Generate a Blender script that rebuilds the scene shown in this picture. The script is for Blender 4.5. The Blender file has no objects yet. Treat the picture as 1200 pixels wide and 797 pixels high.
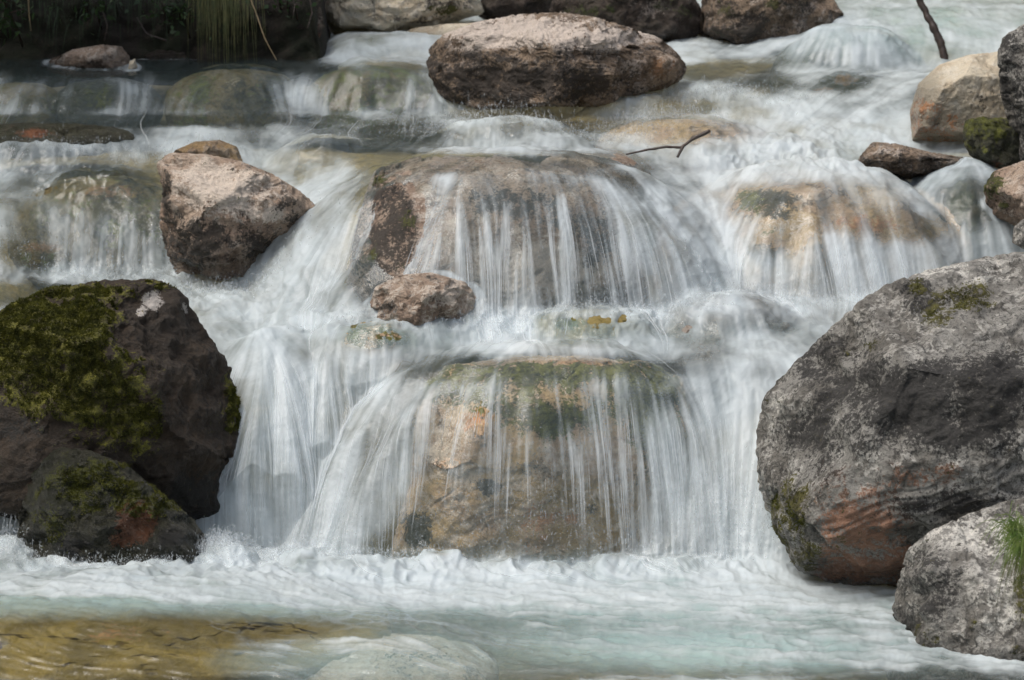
import bpy, bmesh, math, random
import numpy as np
from mathutils import Vector

sc = bpy.context.scene
COL = sc.collection
R = math.radians
# ------------------------------------------------------------------ camera, sky, sun, exposure
CAM_H, PITCH = 2.3, R(10.0)
cam = bpy.data.cameras.new('camera'); cam.lens = 100; cam.sensor_width = 36
cam.clip_start = 0.1; cam.clip_end = 500
cam.dof.use_dof = True; cam.dof.focus_distance = 9.2; cam.dof.aperture_fstop = 5.0
co = bpy.data.objects.new('camera', cam); COL.objects.link(co)
co.location = (0, 0, CAM_H); co.rotation_euler = (R(90) - PITCH, 0, 0)
sc.camera = co
SUN_EL, SUN_AZ = 62.0, -112.0      # azimuth from +Y (beyond the cascade) towards +X
w = bpy.data.worlds.new('World'); sc.world = w; w.use_nodes = True
nt = w.node_tree
sky = nt.nodes.new('ShaderNodeTexSky'); sky.sky_type = 'NISHITA'; sky.sun_disc = False
sky.sun_elevation = R(SUN_EL); sky.sun_rotation = R(SUN_AZ)
sky.air_density = 1.0; sky.dust_density = 3.0; sky.ozone_density = 1.0
bg = nt.nodes['Background']; bg.inputs['Strength'].default_value = 0.12
hs_ = nt.nodes.new('ShaderNodeHueSaturation'); hs_.inputs['Saturation'].default_value = 0.62   # thin cloud: paler sky
nt.links.new(sky.outputs[0], hs_.inputs['Color']); nt.links.new(hs_.outputs[0], bg.inputs['Color'])
sl = bpy.data.lights.new('sun', 'SUN'); sl.energy = 1.8; sl.angle = R(38); sl.color = (1.0, 0.93, 0.84)
so = bpy.data.objects.new('sun', sl); COL.objects.link(so)
d = Vector((math.sin(R(SUN_AZ)) * math.cos(R(SUN_EL)), math.cos(R(SUN_AZ)) * math.cos(R(SUN_EL)), math.sin(R(SUN_EL))))
so.rotation_euler = d.to_track_quat('Z', 'Y').to_euler()
sc.view_settings.view_transform = 'Standard'; sc.view_settings.look = 'None'
sc.view_settings.exposure = 0.72; sc.view_settings.gamma = 1.0
sc.cycles.max_bounces = 6; sc.cycles.transparent_max_bounces = 12
sc.cycles.diffuse_bounces = 3; sc.cycles.glossy_bounces = 2; sc.cycles.transmission_bounces = 2
sc.cycles.caustics_reflective = False; sc.cycles.caustics_refractive = False

SP, CP = math.sin(PITCH), math.cos(PITCH)
K = 0.0003
def slope(py):
    cy = (398.5 - np.asarray(py, float)) * K
    return (-SP + cy * CP) / (CP + cy * SP)
def atx(px, py, Y):
    cy = (398.5 - py) * K
    return (px - 600) * K * Y / (CP + cy * SP)
def at(px, py, Y):
    return np.array([atx(px, py, Y), Y, CAM_H + Y * float(slope(py))])
def proj(P):
    x, y, z = P[..., 0], P[..., 1], P[..., 2] - CAM_H
    f = y * CP - z * SP; u = y * SP + z * CP
    return 600 + x / f / K, 398.5 - u / f / K

# ------------------------------------------------------------------ numpy noise
_rng = np.random.RandomState(7)
_perm = np.concatenate([_rng.permutation(256)] * 3).astype(np.int32)
_g = _rng.normal(size=(256, 3)).astype(np.float32); _g /= np.linalg.norm(_g, axis=1)[:, None]
def noise3(P, seed=0):
    P = np.asarray(P, np.float32) + np.float32(seed * 17.31 + 50)
    i = np.floor(P).astype(np.int32); f = P - i; i &= 255
    u = f * f * f * (f * (f * 6 - 15) + 10)
    out = 0
    for dx in (0, 1):
        a = _perm[(i[..., 0] + dx)]
        wx = u[..., 0] if dx else 1 - u[..., 0]
        for dy in (0, 1):
            b = _perm[a + ((i[..., 1] + dy) & 255)]
            wy = u[..., 1] if dy else 1 - u[..., 1]
            for dz in (0, 1):
                g = _g[_perm[b + ((i[..., 2] + dz) & 255)]]
                wz = u[..., 2] if dz else 1 - u[..., 2]
                dt = g[..., 0] * (f[..., 0] - dx) + g[..., 1] * (f[..., 1] - dy) + g[..., 2] * (f[..., 2] - dz)
                out = out + dt * wx * wy * wz
    return out * 1.5
def fbm(P, seed=0, o=4, gain=0.5):
    s = 0; a = 1.0; t = 0
    for k in range(o):
        s = s + a * noise3(P * (2.03 ** k), seed + k); t += a; a *= gain
    return s / t
def ridged(P, seed=0, o=4):
    s = 0; a = 1.0; t = 0
    for k in range(o):
        s = s + a * (1 - 2.2 * np.abs(noise3(P * (2.1 ** k), seed + k))); t += a; a *= 0.5
    return s / t
def sstep(a, b, x):
    t = np.clip((x - a) / (b - a), 0, 1); return t * t * (3 - 2 * t)
def paint(px, py, default, blobs, hard=1.5):
    v = np.full(px.shape, default, np.float32) if np.isscalar(default) else default.astype(np.float32).copy()
    for (cx, cy, rx, ry, val) in blobs:
        q = ((px - cx) / rx) ** 2 + ((py - cy) / ry) ** 2
        m = np.exp(-np.minimum(q, 9) ** hard)
        v = v * (1 - m) + val * m
    return v

# ------------------------------------------------------------------ mesh helpers
def mesh_obj(name, V, F, mat=None, parent=None, attrs=None, smooth=True):
    """V (n,3); F list of arrays (m,3) or (m,4)"""
    me = bpy.data.meshes.new(name)
    V = np.ascontiguousarray(V, np.float32)
    if not isinstance(F, list): F = [F]
    F = [np.asarray(f, np.int32) for f in F if len(f)]
    nl = sum(f.size for f in F); npoly = sum(len(f) for f in F)
    me.vertices.add(len(V)); me.vertices.foreach_set('co', V.ravel())
    me.loops.add(nl); me.loops.foreach_set('vertex_index', np.concatenate([f.ravel() for f in F]))
    me.polygons.add(npoly)
    tot = np.concatenate([np.full(len(f), f.shape[1], np.int32) for f in F])
    st = np.concatenate([[0], np.cumsum(tot)[:-1]]).astype(np.int32)
    me.polygons.foreach_set('loop_start', st)
    if attrs:
        for k, a in attrs.items():
            at_ = me.attributes.new(k, 'FLOAT', 'POINT')
            at_.data.foreach_set('value', np.ascontiguousarray(a, np.float32).ravel())
    me.update(calc_edges=True)
    if smooth: me.polygons.foreach_set('use_smooth', np.ones(npoly, bool))
    if mat: me.materials.append(mat)
    o = bpy.data.objects.new(name, me); COL.objects.link(o)
    if parent: o.parent = parent
    return o
def tag(o, label=None, cat=None, group=None, kind=None):
    if label: o['label'] = label
    if cat: o['category'] = cat
    if group: o['group'] = group
    if kind: o['kind'] = kind
    return o
def grid_faces(ni, nj):
    a = np.arange(ni * nj).reshape(ni, nj)
    return np.stack([a[:-1, :-1], a[1:, :-1], a[1:, 1:], a[:-1, 1:]], -1).reshape(-1, 4)
def tube(path, rad, ns=8):
    path = np.asarray(path, float); n = len(path); rad = np.broadcast_to(rad, (n,))
    T = np.gradient(path, axis=0); T /= np.linalg.norm(T, axis=1)[:, None]
    up = np.array([0.3, -1, 0.2]); A = np.cross(T, up); A /= np.linalg.norm(A, axis=1)[:, None]; B = np.cross(T, A)
    th = np.linspace(0, 2 * math.pi, ns, endpoint=False)
    V = path[:, None] + (np.cos(th)[None, :, None] * A[:, None] + np.sin(th)[None, :, None] * B[:, None]) * rad[:, None, None]
    F = []
    for i in range(n - 1):
        for k in range(ns):
            F.append((i * ns + k, i * ns + (k + 1) % ns, (i + 1) * ns + (k + 1) % ns, (i + 1) * ns + k))
    V = V.reshape(-1, 3); V = np.vstack([V, path[0], path[-1]])
    C = [((k + 1) % ns, k, n * ns) for k in range(ns)] + [((n - 1) * ns + k, (n - 1) * ns + (k + 1) % ns, n * ns + 1) for k in range(ns)]
    return V, [np.array(F), np.array(C)]
def merge(parts):
    Vs, Fs3, Fs4, off = [], [], [], 0
    for V, F in parts:
        for f in (F if isinstance(F, list) else [F]):
            f = np.asarray(f)
            (Fs3 if f.shape[1] == 3 else Fs4).append(f + off)
        Vs.append(V); off += len(V)
    F = []
    if Fs3: F.append(np.vstack(Fs3))
    if Fs4: F.append(np.vstack(Fs4))
    return np.vstack(Vs), F
def ribbons(paths, widths, side=None):
    """paths (N,L,3), widths (N,L) -> flat strips facing roughly the given side vector"""
    T = np.gradient(paths, axis=1)
    s = np.cross(T, np.array([0.05, -1.0, 0.25]) if side is None else side)
    s /= np.linalg.norm(s, axis=-1)[..., None] + 1e-9
    A = paths - s * widths[..., None] / 2; B = paths + s * widths[..., None] / 2
    N, L = widths.shape
    V = np.stack([A, B], 2).reshape(-1, 3)
    b = (np.arange(N)[:, None] * L + np.arange(L - 1)[None]).reshape(-1) * 2
    F = np.stack([b, b + 1, b + 3, b + 2], -1)
    return V, F

# ------------------------------------------------------------------ materials
class NT:
    def __init__(s, name):
        s.m = bpy.data.materials.new(name); s.m.use_nodes = True
        s.t = s.m.node_tree; s.t.nodes.clear()
        s.out = s.n('ShaderNodeOutputMaterial')
    def n(s, typ, **kw):
        nd = s.t.nodes.new(typ)
        for k, v in kw.items(): setattr(nd, k, v)
        return nd
    def l(s, a, b): s.t.links.new(a, b)
    def val(s, x, inp):
        if isinstance(x, (int, float)): inp.default_value = x
        elif isinstance(x, (tuple, list)): inp.default_value = tuple(x) + ((1,) if len(x) == 3 and len(inp.default_value) == 4 else ())
        else: s.l(x, inp)
    def math(s, op, a, b=0.0, c=None, clamp=False):
        nd = s.n('ShaderNodeMath', operation=op, use_clamp=clamp)
        s.val(a, nd.inputs[0]); s.val(b, nd.inputs[1])
        if c is not None: s.val(c, nd.inputs[2])
        return nd.outputs[0]
    def attr(s, name): return s.n('ShaderNodeAttribute', attribute_name=name).outputs['Fac']
    def noise(s, scale, detail=4, rough=0.55, vec=None, dist=0.0):
        nd = s.n('ShaderNodeTexNoise'); nd.inputs['Scale'].default_value = scale
        nd.inputs['Detail'].default_value = detail; nd.inputs['Roughness'].default_value = rough
        nd.inputs['Distortion'].default_value = dist
        if vec: s.l(vec, nd.inputs['Vector'])
        return nd.outputs['Fac']
    def ss(s, a, b, x):
        nd = s.n('ShaderNodeMapRange', interpolation_type='SMOOTHSTEP')
        nd.inputs['From Min'].default_value = a; nd.inputs['From Max'].default_value = b
        s.l(x, nd.inputs['Value']); return nd.outputs[0]
    def mix(s, f, a, b):
        nd = s.n('ShaderNodeMix', data_type='RGBA')
        s.val(f, nd.inputs['Factor']); s.val(a, nd.inputs['A']) if False else None
        ia, ib = nd.inputs[6], nd.inputs[7]
        for x, i in ((a, ia), (b, ib)):
            if isinstance(x, tuple): i.default_value = x + (1,)
            else: s.l(x, i)
        return nd.outputs[2]
    def bump(s, h, strength, dist, normal=None):
        nd = s.n('ShaderNodeBump'); nd.inputs['Strength'].default_value = strength
        nd.inputs['Distance'].default_value = dist; s.l(h, nd.inputs['Height'])
        if normal: s.l(normal, nd.inputs['Normal'])
        return nd.outputs[0]

def rock_material(name, a, b, pale=(0.5, 0.46, 0.42), dark=(0.02, 0.02, 0.018), rust=(0.2, 0.08, 0.04),
                  moss=(0.06, 0.07, 0.008), moss2=(0.02, 0.025, 0.004), speck=0.5, scale=1.0, rough=0.8, pmix=0.6, cracks=.8):
    m = NT(name); tc = m.n('ShaderNodeTexCoord').outputs['Object']
    big = m.noise(5 * scale, 6, 0.6, tc, 0.4); mid = m.noise(20 * scale, 8, 0.7, tc, 0.5); fine = m.noise(90 * scale, 6, 0.75, tc)
    m2 = m.noise(34 * scale, 7, 0.72, tc, 1.2); grain = m.noise(330 * scale, 2, 0.6, tc)
    jit = m.math('ADD', m.math('MULTIPLY', m.math('SUBTRACT', mid, 0.5), 1.2), m.math('MULTIPLY', m.math('SUBTRACT', fine, 0.5), 1.3))
    c = m.mix(m.ss(0.42, 0.58, big), a, b)
    c = m.mix(m.math('MULTIPLY', m.ss(0.49, 0.58, mid), pmix), c, pale)
    c = m.mix(m.math('MULTIPLY', m.ss(0.53, 0.58, m2), speck * .85), c, tuple(x * 0.2 for x in b))
    c = m.mix(m.math('MULTIPLY', m.ss(0.54, 0.60, fine), speck * .85), c, tuple(x * 0.15 for x in a))
    vo = m.n('ShaderNodeTexVoronoi', feature='DISTANCE_TO_EDGE'); vo.inputs['Scale'].default_value = 5.5 * scale
    wv = m.n('ShaderNodeVectorMath', operation='ADD'); m.l(tc, wv.inputs[0])
    nz = m.n('ShaderNodeTexNoise'); nz.inputs['Scale'].default_value = 7; nz.inputs['Detail'].default_value = 6; nz.inputs['Roughness'].default_value = .7
    sv = m.n('ShaderNodeVectorMath', operation='SCALE'); sv.inputs['Scale'].default_value = .28; m.l(nz.outputs['Color'], sv.inputs[0]); m.l(tc, nz.inputs['Vector'])
    m.l(sv.outputs[0], wv.inputs[1]); m.l(wv.outputs[0], vo.inputs['Vector'])
    crack = m.math('MULTIPLY', m.ss(0.022, 0.0, vo.outputs['Distance']), m.ss(.48, .6, big))
    c = m.mix(m.math('MULTIPLY', crack, cracks), c, tuple(x * .12 for x in a))
    def mask(n, lo=0.26, hi=0.46): return m.ss(lo, hi, m.math('ADD', m.attr(n), jit))
    c = m.mix(mask('pale'), c, m.mix(m.ss(.35, .65, fine), pale, tuple(min(1, x * 1.25) for x in pale)))
    c = m.mix(m.math('MULTIPLY', mask('rust'), 0.9), c, m.mix(m.ss(.35, .7, mid), rust, tuple(x * 1.9 for x in rust)))
    c = m.mix(m.math('MULTIPLY', mask('dark'), 0.93), c, m.mix(m.ss(.42, .7, fine), dark, tuple(min(1, x * 2.0 + .006) for x in dark)))
    mo = mask('moss', 0.30, 0.42)
    c = m.mix(mo, c, m.mix(m.ss(.38, .62, mid), moss2, m.mix(m.ss(.4, .6, grain), moss, tuple(x * 1.8 for x in moss))))
    wet = m.attr('wet')
    hs = m.n('ShaderNodeHueSaturation'); m.l(c, hs.inputs['Color'])
    m.l(m.math('MULTIPLY', m.math('ADD', m.math('MULTIPLY', grain, 0.9), 0.6), m.math('SUBTRACT', 1.0, m.math('MULTIPLY', wet, .5))), hs.inputs['Value'])
    p = m.n('ShaderNodeBsdfPrincipled'); m.l(hs.outputs[0], p.inputs['Base Color'])
    m.l(m.math('SUBTRACT', rough, m.math('MULTIPLY', wet, rough - 0.22)), p.inputs['Roughness'])
    h = m.math('ADD', m.math('MULTIPLY', mid, 1.0), m.math('ADD', m.math('MULTIPLY', fine, 0.6), m.math('MULTIPLY', grain, 0.14)))
    h = m.math('SUBTRACT', m.math('ADD', h, m.math('MULTIPLY', m2, .5)), m.math('MULTIPLY', crack, .75 * cracks))
    m.l(m.bump(h, 1.0, 0.02), p.inputs['Normal'])
    m.l(p.outputs[0], m.out.inputs[0]); return m.m

def simple_material(name, col, col2=None, rough=0.7, scale=30, bump=0.0, translucent=0.0, obj=True):
    m = NT(name); tc = m.n('ShaderNodeTexCoord').outputs['Object']
    f = m.noise(scale, 4, 0.6, tc)
    c = m.mix(m.ss(.35, .65, f), col, col2 or tuple(x * .5 for x in col))
    p = m.n('ShaderNodeBsdfPrincipled'); m.l(c, p.inputs['Base Color']); p.inputs['Roughness'].default_value = rough
    if bump: m.l(m.bump(f, 0.8, bump), p.inputs['Normal'])
    if translucent:
        t = m.n('ShaderNodeBsdfTranslucent'); m.l(c, t.inputs[0]); x = m.n('ShaderNodeMixShader'); x.inputs[0].default_value = translucent
        m.l(p.outputs[0], x.inputs[1]); m.l(t.outputs[0], x.inputs[2]); m.l(x.outputs[0], m.out.inputs[0])
    else: m.l(p.outputs[0], m.out.inputs[0])
    return m.m

def water_material():
    m = NT('water'); foam = m.attr('foam'); milk = m.attr('milk'); st = m.attr('streak')
    geo = m.n('ShaderNodeTexCoord').outputs['Object']
    fine = m.noise(60, 5, 0.65, geo, 0.8)
    # foam and aerated water
    fc = m.mix(m.ss(0.0, 1.0, st), (0.47, 0.57, 0.62), (0.79, 0.87, 0.905))
    dif = m.n('ShaderNodeBsdfPrincipled'); m.l(fc, dif.inputs['Base Color']); dif.inputs['Roughness'].default_value = 0.42
    dif.inputs['Specular IOR Level'].default_value = 0.35
    m.l(m.bump(fine, 0.35, 0.006), dif.inputs['Normal'])
    trl = m.n('ShaderNodeBsdfTranslucent'); trl.inputs[0].default_value = (0.86, 0.92, 0.95, 1)
    fm = m.n('ShaderNodeMixShader'); fm.inputs[0].default_value = 0.42; m.l(dif.outputs[0], fm.inputs[1]); m.l(trl.outputs[0], fm.inputs[2])
    # clear water: see through, thin gloss, a little milkiness
    tr = m.n('ShaderNodeBsdfTransparent'); tr.inputs[0].default_value = (0.97, 0.985, 0.97, 1)
    mk = m.n('ShaderNodeBsdfDiffuse'); mk.inputs[0].default_value = (0.42, 0.58, 0.57, 1)
    cm = m.n('ShaderNodeMixShader'); m.l(milk, cm.inputs[0]); m.l(tr.outputs[0], cm.inputs[1]); m.l(mk.outputs[0], cm.inputs[2])
    gl = m.n('ShaderNodeBsdfGlossy'); gl.inputs['Roughness'].default_value = 0.12; gl.inputs[0].default_value = (0.95, 0.97, 1, 1)
    bn = m.bump(fine, 0.3, 0.006); m.l(bn, gl.inputs['Normal'])
    fr = m.n('ShaderNodeFresnel'); fr.inputs['IOR'].default_value = 1.33; m.l(bn, fr.inputs['Normal'])
    cl = m.n('ShaderNodeMixShader'); m.l(fr.outputs[0], cl.inputs[0]); m.l(cm.outputs[0], cl.inputs[1]); m.l(gl.outputs[0], cl.inputs[2])
    mx = m.n('ShaderNodeMixShader'); m.l(foam, mx.inputs[0]); m.l(cl.outputs[0], mx.inputs[1]); m.l(fm.outputs[0], mx.inputs[2])
    m.l(mx.outputs[0], m.out.inputs[0]); return m.m
def spray_material():
    m = NT('white_water'); d_ = m.n('ShaderNodeBsdfDiffuse'); d_.inputs[0].default_value = (0.84, 0.88, 0.90, 1)
    t = m.n('ShaderNodeBsdfTranslucent'); t.inputs[0].default_value = (0.9, 0.94, 0.96, 1)
    x = m.n('ShaderNodeMixShader'); x.inputs[0].default_value = 0.5; m.l(d_.outputs[0], x.inputs[1]); m.l(t.outputs[0], x.inputs[2])
    tr = m.n('ShaderNodeBsdfTransparent'); y = m.n('ShaderNodeMixShader'); m.l(m.attr('alpha'), y.inputs[0])
    m.l(tr.outputs[0], y.inputs[1]); m.l(x.outputs[0], y.inputs[2])
    m.l(y.outputs[0], m.out.inputs[0]); return m.m

# ------------------------------------------------------------------ WATER SURFACE: feature lines across the stream
# each line: px, py, and either water level z or distance Y
def curveZ(rows):
    a = np.array(rows, float); Y = (a[:, 2] - CAM_H) / slope(a[:, 1]); return a[:, 0], Y, a[:, 2]
def curveY(rows):
    a = np.array(rows, float); return a[:, 0], a[:, 2], CAM_H + a[:, 2] * slope(a[:, 1])
LINES = [
    curveZ([(-900, 1000, 0), (2100, 1000, 0)]),
    curveZ([(-900, 655, .0), (0, 652, .0), (200, 640, .0), (290, 618, .0), (380, 630, .0), (480, 660, .0), (640, 662, .0), (880, 668, .0), (1000, 672, .0), (2100, 672, .0)]),
    curveY([(-900, 480, 9.3), (0, 492, 9.3), (70, 500, 9.28), (150, 470, 9.3), (230, 405, 9.5), (290, 428, 9.42), (350, 412, 9.46), (430, 408, 9.42), (560, 418, 9.36),
            (830, 425, 9.32), (900, 418, 9.34), (1000, 425, 9.35), (2100, 425, 9.35)]),
    curveZ([(-900, 335, .73), (0, 332, .73), (60, 320, .73), (200, 318, .725), (300, 338, .70), (400, 366, .69), (470, 372, .69), (600, 368, .69),
            (760, 362, .69), (850, 348, .70), (950, 342, .71), (1050, 335, .72), (1150, 320, .73), (2100, 320, .73)]),
    curveY([(-900, 228, 10.72), (0, 228, 10.72), (100, 225, 10.66), (190, 232, 10.62), (330, 225, 10.6), (450, 200, 10.52), (700, 200, 10.52),
            (800, 222, 10.5), (1000, 225, 10.6), (1150, 228, 10.7), (2100, 228, 10.7)]),
    curveZ([(-900, 134, 1.2), (0, 130, 1.21), (90, 137, 1.195), (180, 133, 1.2), (260, 138, 1.195), (350, 130, 1.205), (430, 129, 1.21), (520, 134, 1.2), (650, 132, 1.2), (850, 140, 1.2), (1000, 140, 1.2), (1200, 150, 1.19), (2100, 150, 1.19)]),
    curveY([(-900, 90, 11.7), (0, 92, 11.72), (70, 86, 11.8), (120, 94, 11.66), (190, 86, 11.82), (270, 90, 11.7), (340, 84, 11.84), (400, 86, 11.7), (500, 80, 11.75), (700, 85, 11.8), (830, 88, 11.8), (920, 84, 11.9), (1080, 80, 12.0), (2100, 80, 12.0)]),
    curveZ([(-900, 72, 1.365), (370, 72, 1.37), (480, 68, 1.37), (830, 66, 1.38), (1000, 62, 1.40), (2100, 62, 1.41)]),
    curveY([(-900, 60, 12.8), (370, 60, 12.8), (400, 40, 12.5), (520, 42, 12.5), (600, 40, 12.7), (860, 40, 12.8), (960, 12, 12.8), (1060, 5, 12.85), (2100, 5, 12.9)]),
    curveY([(-900, 40, 14.6), (370, 40, 14.6), (520, 0, 14.2), (800, 0, 14.2), (960, -70, 14.4), (2100, -90, 14.6)]),
]
# domes: water humped over rocks (px, py top, Yc, half-width px, depth radius, drop, power)
DOMES = [
    (592, 184, 10.30, 315, .68, .52, 2.5),
    (640, 416, 9.32, 335, .50, .66, 2.8),
    (955, 200, 10.55, 205, .62, .40, 2.5),
    (996, 32, 12.25, 100, .30, .22, 2.6),
    (690, 364, 9.62, 85, .17, .10, 2.2),
    (850, 350, 9.78, 110, .28, .16, 2.4),
    (275, 79, 11.80, 90, .26, .17, 2.6),
    (125, 91, 11.75, 70, .2, .13, 2.4),
    (440, 72, 11.85, 90, .3, .18, 2.8),
    (25, 92, 11.75, 60, .2, .13, 2.4),
    (120, 205, 10.78, 120, .32, .26, 2.6),
    (255, 172, 11.0, 60, .25, .12, 2.2),
    (600, 138, 11.1, 90, .18, .08, 2.0),
    (800, 140, 11.2, 120, .3, .12, 2.2),
    (1130, 196, 10.7, 80, .4, .2, 2.5),
    (690, 178, 10.75, 70, .22, .1, 2.4),
    (1130, 90, 11.7, 110, .35, .2, 2.4),
    (430, 746, 7.88, 200, .28, .10, 2.0),
    (110, 718, 8.05, 380, .55, .10, 2.0),
    (445, 380, 9.50, 60, .13, .07, 2.2),
    (325, 392, 9.52, 90, .28, .18, 2.0), (395, 388, 9.55, 60, .25, .15, 2.0),
    (40, 150, 11.2, 130, .2, .07, 2.2),
    (560, 146, 11.05, 50, .12, .06, 2.0), (640, 160, 10.95, 60, .15, .05, 2.0), (50, 175, 11.0, 50, .12, .09, 2.0), (110, 188, 10.95, 45, .12, .08, 2.0), (740, 112, 11.45, 60, .14, .08, 2.0), (820, 172, 10.9, 70, .16, .08, 2.0), (920, 165, 11.0, 80, .16, .07, 2), (380, 158, 11.0, 50, .14, .06, 2),
    (85, 642, 8.78, 36, .08, .07, 1.6), (45, 662, 8.70, 90, .10, .04, 2.0), (170, 660, 8.72, 90, .09, .035, 2.0), (262, 642, 8.80, 34, .1, .06, 1.7), (5, 645, 8.9, 50, .12, .07, 2), (430, 662, 8.75, 110, .09, .025, 2), (800, 662, 8.8, 120, .10, .03, 2), (515, 655, 8.79, 34, .08, .05, 1.8), (590, 658, 8.77, 26, .07, .04, 1.8), (725, 654, 8.80, 48, .09, .055, 1.8), (905, 652, 8.86, 50, .10, .07, 1.8), (8, 632, 8.86, 44, .12, .07, 2.0), (262, 645, 8.74, 40, .09, .05, 2.0), (365, 650, 8.82, 40, .10, .05, 1.8), (640, 664, 8.74, 40, .07, .03, 1.8),
]
LSEG = [1, 2, 1, 2, 1, 2, 1, 2, 1]   # per segment 1 = even slope, 2 = fall (steepens below the lip)
def smooth1(a, n, axis):
    if n < 1: return a
    k = np.hanning(2 * n + 3)[1:-1]; k /= k.sum()
    pad = [(0, 0)] * a.ndim; pad[axis] = (n, n); b = np.pad(a, pad, mode='edge')
    out = 0; L = a.shape[axis]
    for i, q in enumerate(k):
        sl_ = [slice(None)] * a.ndim; sl_[axis] = slice(i, i + L); out = out + q * b[tuple(sl_)]
    return out
def water_profile(pxs, NY=2200, Y0=6.4, Y1=14.4):
    """fine heights z[col, k] on a regular Y grid"""
    pxf = np.arange(-900, 2101, 5.0); kk = 5
    keyY = np.array([np.interp(pxs, pxf, smooth1(np.interp(pxf, c[0], c[1]), kk, 0)) for c in LINES])
    keyZ = np.array([np.interp(pxs, pxf, smooth1(np.interp(pxf, c[0], c[2]), kk, 0)) for c in LINES])
    for k_ in range(1, 9):    # natural wobble of every lip and foot
        xw = np.stack([pxs * .011, pxs * 0 + k_ * 7.3, pxs * 0], -1)
        wob = 0.05 * fbm(xw, 50 + k_, 3); keyY[k_] += wob; keyZ[k_] += 0.012 * fbm(xw * 1.7, 70 + k_, 2) * (k_ != 1)
    Yg = np.linspace(Y0, Y1, NY); Z = np.zeros((len(pxs), NY))
    for i in range(len(pxs)):
        ky, kz = keyY[:, i], keyZ[:, i]
        s = np.clip(np.searchsorted(ky, Yg) - 1, 0, len(ky) - 2)
        t = np.clip((Yg - ky[s]) / (ky[s + 1] - ky[s]), 0, 1)
        fall = np.array(LSEG)[s] == 2
        t = np.where(fall, 1 - (1 - t) ** 1.6, t)
        Z[i] = kz[s] + (kz[s + 1] - kz[s]) * t
    Z = smooth1(Z, 11, 1)
    for (cx, cy, Yc, hw, ry, H, p) in DOMES:
        zt = CAM_H + (Yc - 0.35 * ry) * slope(cy)
        xc = atx(cx, cy, Yc); rx = hw * K * Yc / CP
        c0, c1 = np.searchsorted(pxs, [cx - hw * 1.5 - 10, cx + hw * 1.5 + 10]); r0, r1 = np.searchsorted(Yg, [Yc - ry * 1.5, Yc + ry * 1.9])
        if c1 - c0 < 2: continue
        sub = Z[c0:c1, r0:r1]; yg = Yg[None, r0:r1]
        X = (pxs[c0:c1, None] - 600) * K * yg / CP
        dY = (yg - Yc) / np.where(yg < Yc, ry, ry * 1.3)
        r = np.sqrt(((X - xc) / rx) ** 2 + dY ** 2)
        th_ = np.arctan2(dY, (X - xc) / rx)
        if H > .08: r = r * (1 + .10 * noise3(np.stack([np.cos(th_) * 1.6, np.sin(th_) * 1.6, th_ * 0 + cx], -1), 3) + .05 * noise3(np.stack([np.cos(th_) * 5, np.sin(th_) * 5, th_ * 0 + cx], -1), 4))
        D = zt - H * r ** p
        if H > .12: D = D + .035 * fbm(np.stack([X * 5, yg * 7 + 0 * X, X * 0 + cx], -1), 6, 2) * np.clip(1.3 - r, 0, 1)
        k = 0.03
        D = np.maximum(D, sub - 1)
        h = np.maximum(k - np.abs(sub - D), 0) / k
        Z[c0:c1, r0:r1] = np.maximum(sub, D) + h * h * k * 0.25
    return Yg, Z
pxs = np.concatenate([np.arange(-420, -24, 12), np.arange(-24, 1225, 1.5), np.arange(1228, 1640, 12)])
Yg, Zf = water_profile(pxs)
NJ = 1000
Yj = np.zeros((len(pxs), NJ))
pyf = np.stack([398.5 - ((Yg * SP + (Zf[i] - CAM_H) * CP) / (Yg * CP - (Zf[i] - CAM_H) * SP)) / K for i in range(len(pxs))])
dm = np.sqrt(np.diff(pyf, axis=1) ** 2 + (np.diff(Yg)[None] * 75) ** 2)
dm = smooth1(dm, 14, 0)
cum = np.concatenate([np.zeros((len(pxs), 1)), np.cumsum(dm, 1)], 1); cum /= cum[:, -1:]
for i in range(len(pxs)): Yj[i] = np.interp(np.linspace(0, 1, NJ), cum[i], Yg)
Yj = smooth1(Yj, 3, 0)
Zj = np.stack([np.interp(Yj[i], Yg, Zf[i]) for i in range(len(pxs))])
Xj = (pxs[:, None] - 600) * K * Yj / CP
NI = len(pxs)
P0 = np.stack([Xj, Yj, Zj], -1)
PX, PY = proj(P0)
def water_z(x, y):
    pxq = 600 + x * CP / K / y
    i = np.clip(np.interp(pxq, pxs, np.arange(NI)), 0, NI - 1.001); j = np.clip((y - Yg[0]) / (Yg[1] - Yg[0]), 0, len(Yg) - 1.001)
    return Zf[np.asarray(i + .5).astype(int).clip(0, NI - 1), np.asarray(j).astype(int)]

# flow direction: downhill on a smoothed surface plus downstream drift and slow swirls
Zs = smooth1(smooth1(Zj, 5, 0), 6, 1)
di = lambda a: np.gradient(a, axis=0); dj = lambda a: np.gradient(a, axis=1)
xi, xj, yi, yj = di(Xj), dj(Xj), di(Yj), dj(Yj)
det = xi * yj - xj * yi
zi, zj = di(Zs), dj(Zs)
gx = (zi * yj - zj * yi) / det; gy = (-zi * xj + zj * xi) / det
DRIFT = paint(PX, PY, 0.0, [(1000, 100, 130, 80, -.30), (850, 160, 130, 45, -.22), (330, 400, 90, 90, .12), (900, 330, 80, 50, -.15),
                            (250, 340, 160, 25, .3), (700, 690, 500, 28, .12), (200, 700, 300, 60, .35), (1120, 120, 60, 60, -.35)])
q = np.stack([Xj * 2.2, Yj * 2.2, Zj * 0], -1)
gx = smooth1(smooth1(gx, 10, 0), 8, 1)
vx = -gx + DRIFT + 0.30 * noise3(q * 1.3, 3); vy = np.where(gy > 0, -gy, -0.15 * np.tanh(-gy)) - 0.24 + 0.10 * noise3(q * 2, 4)
POOL = sstep(655, 685, PY)
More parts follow.
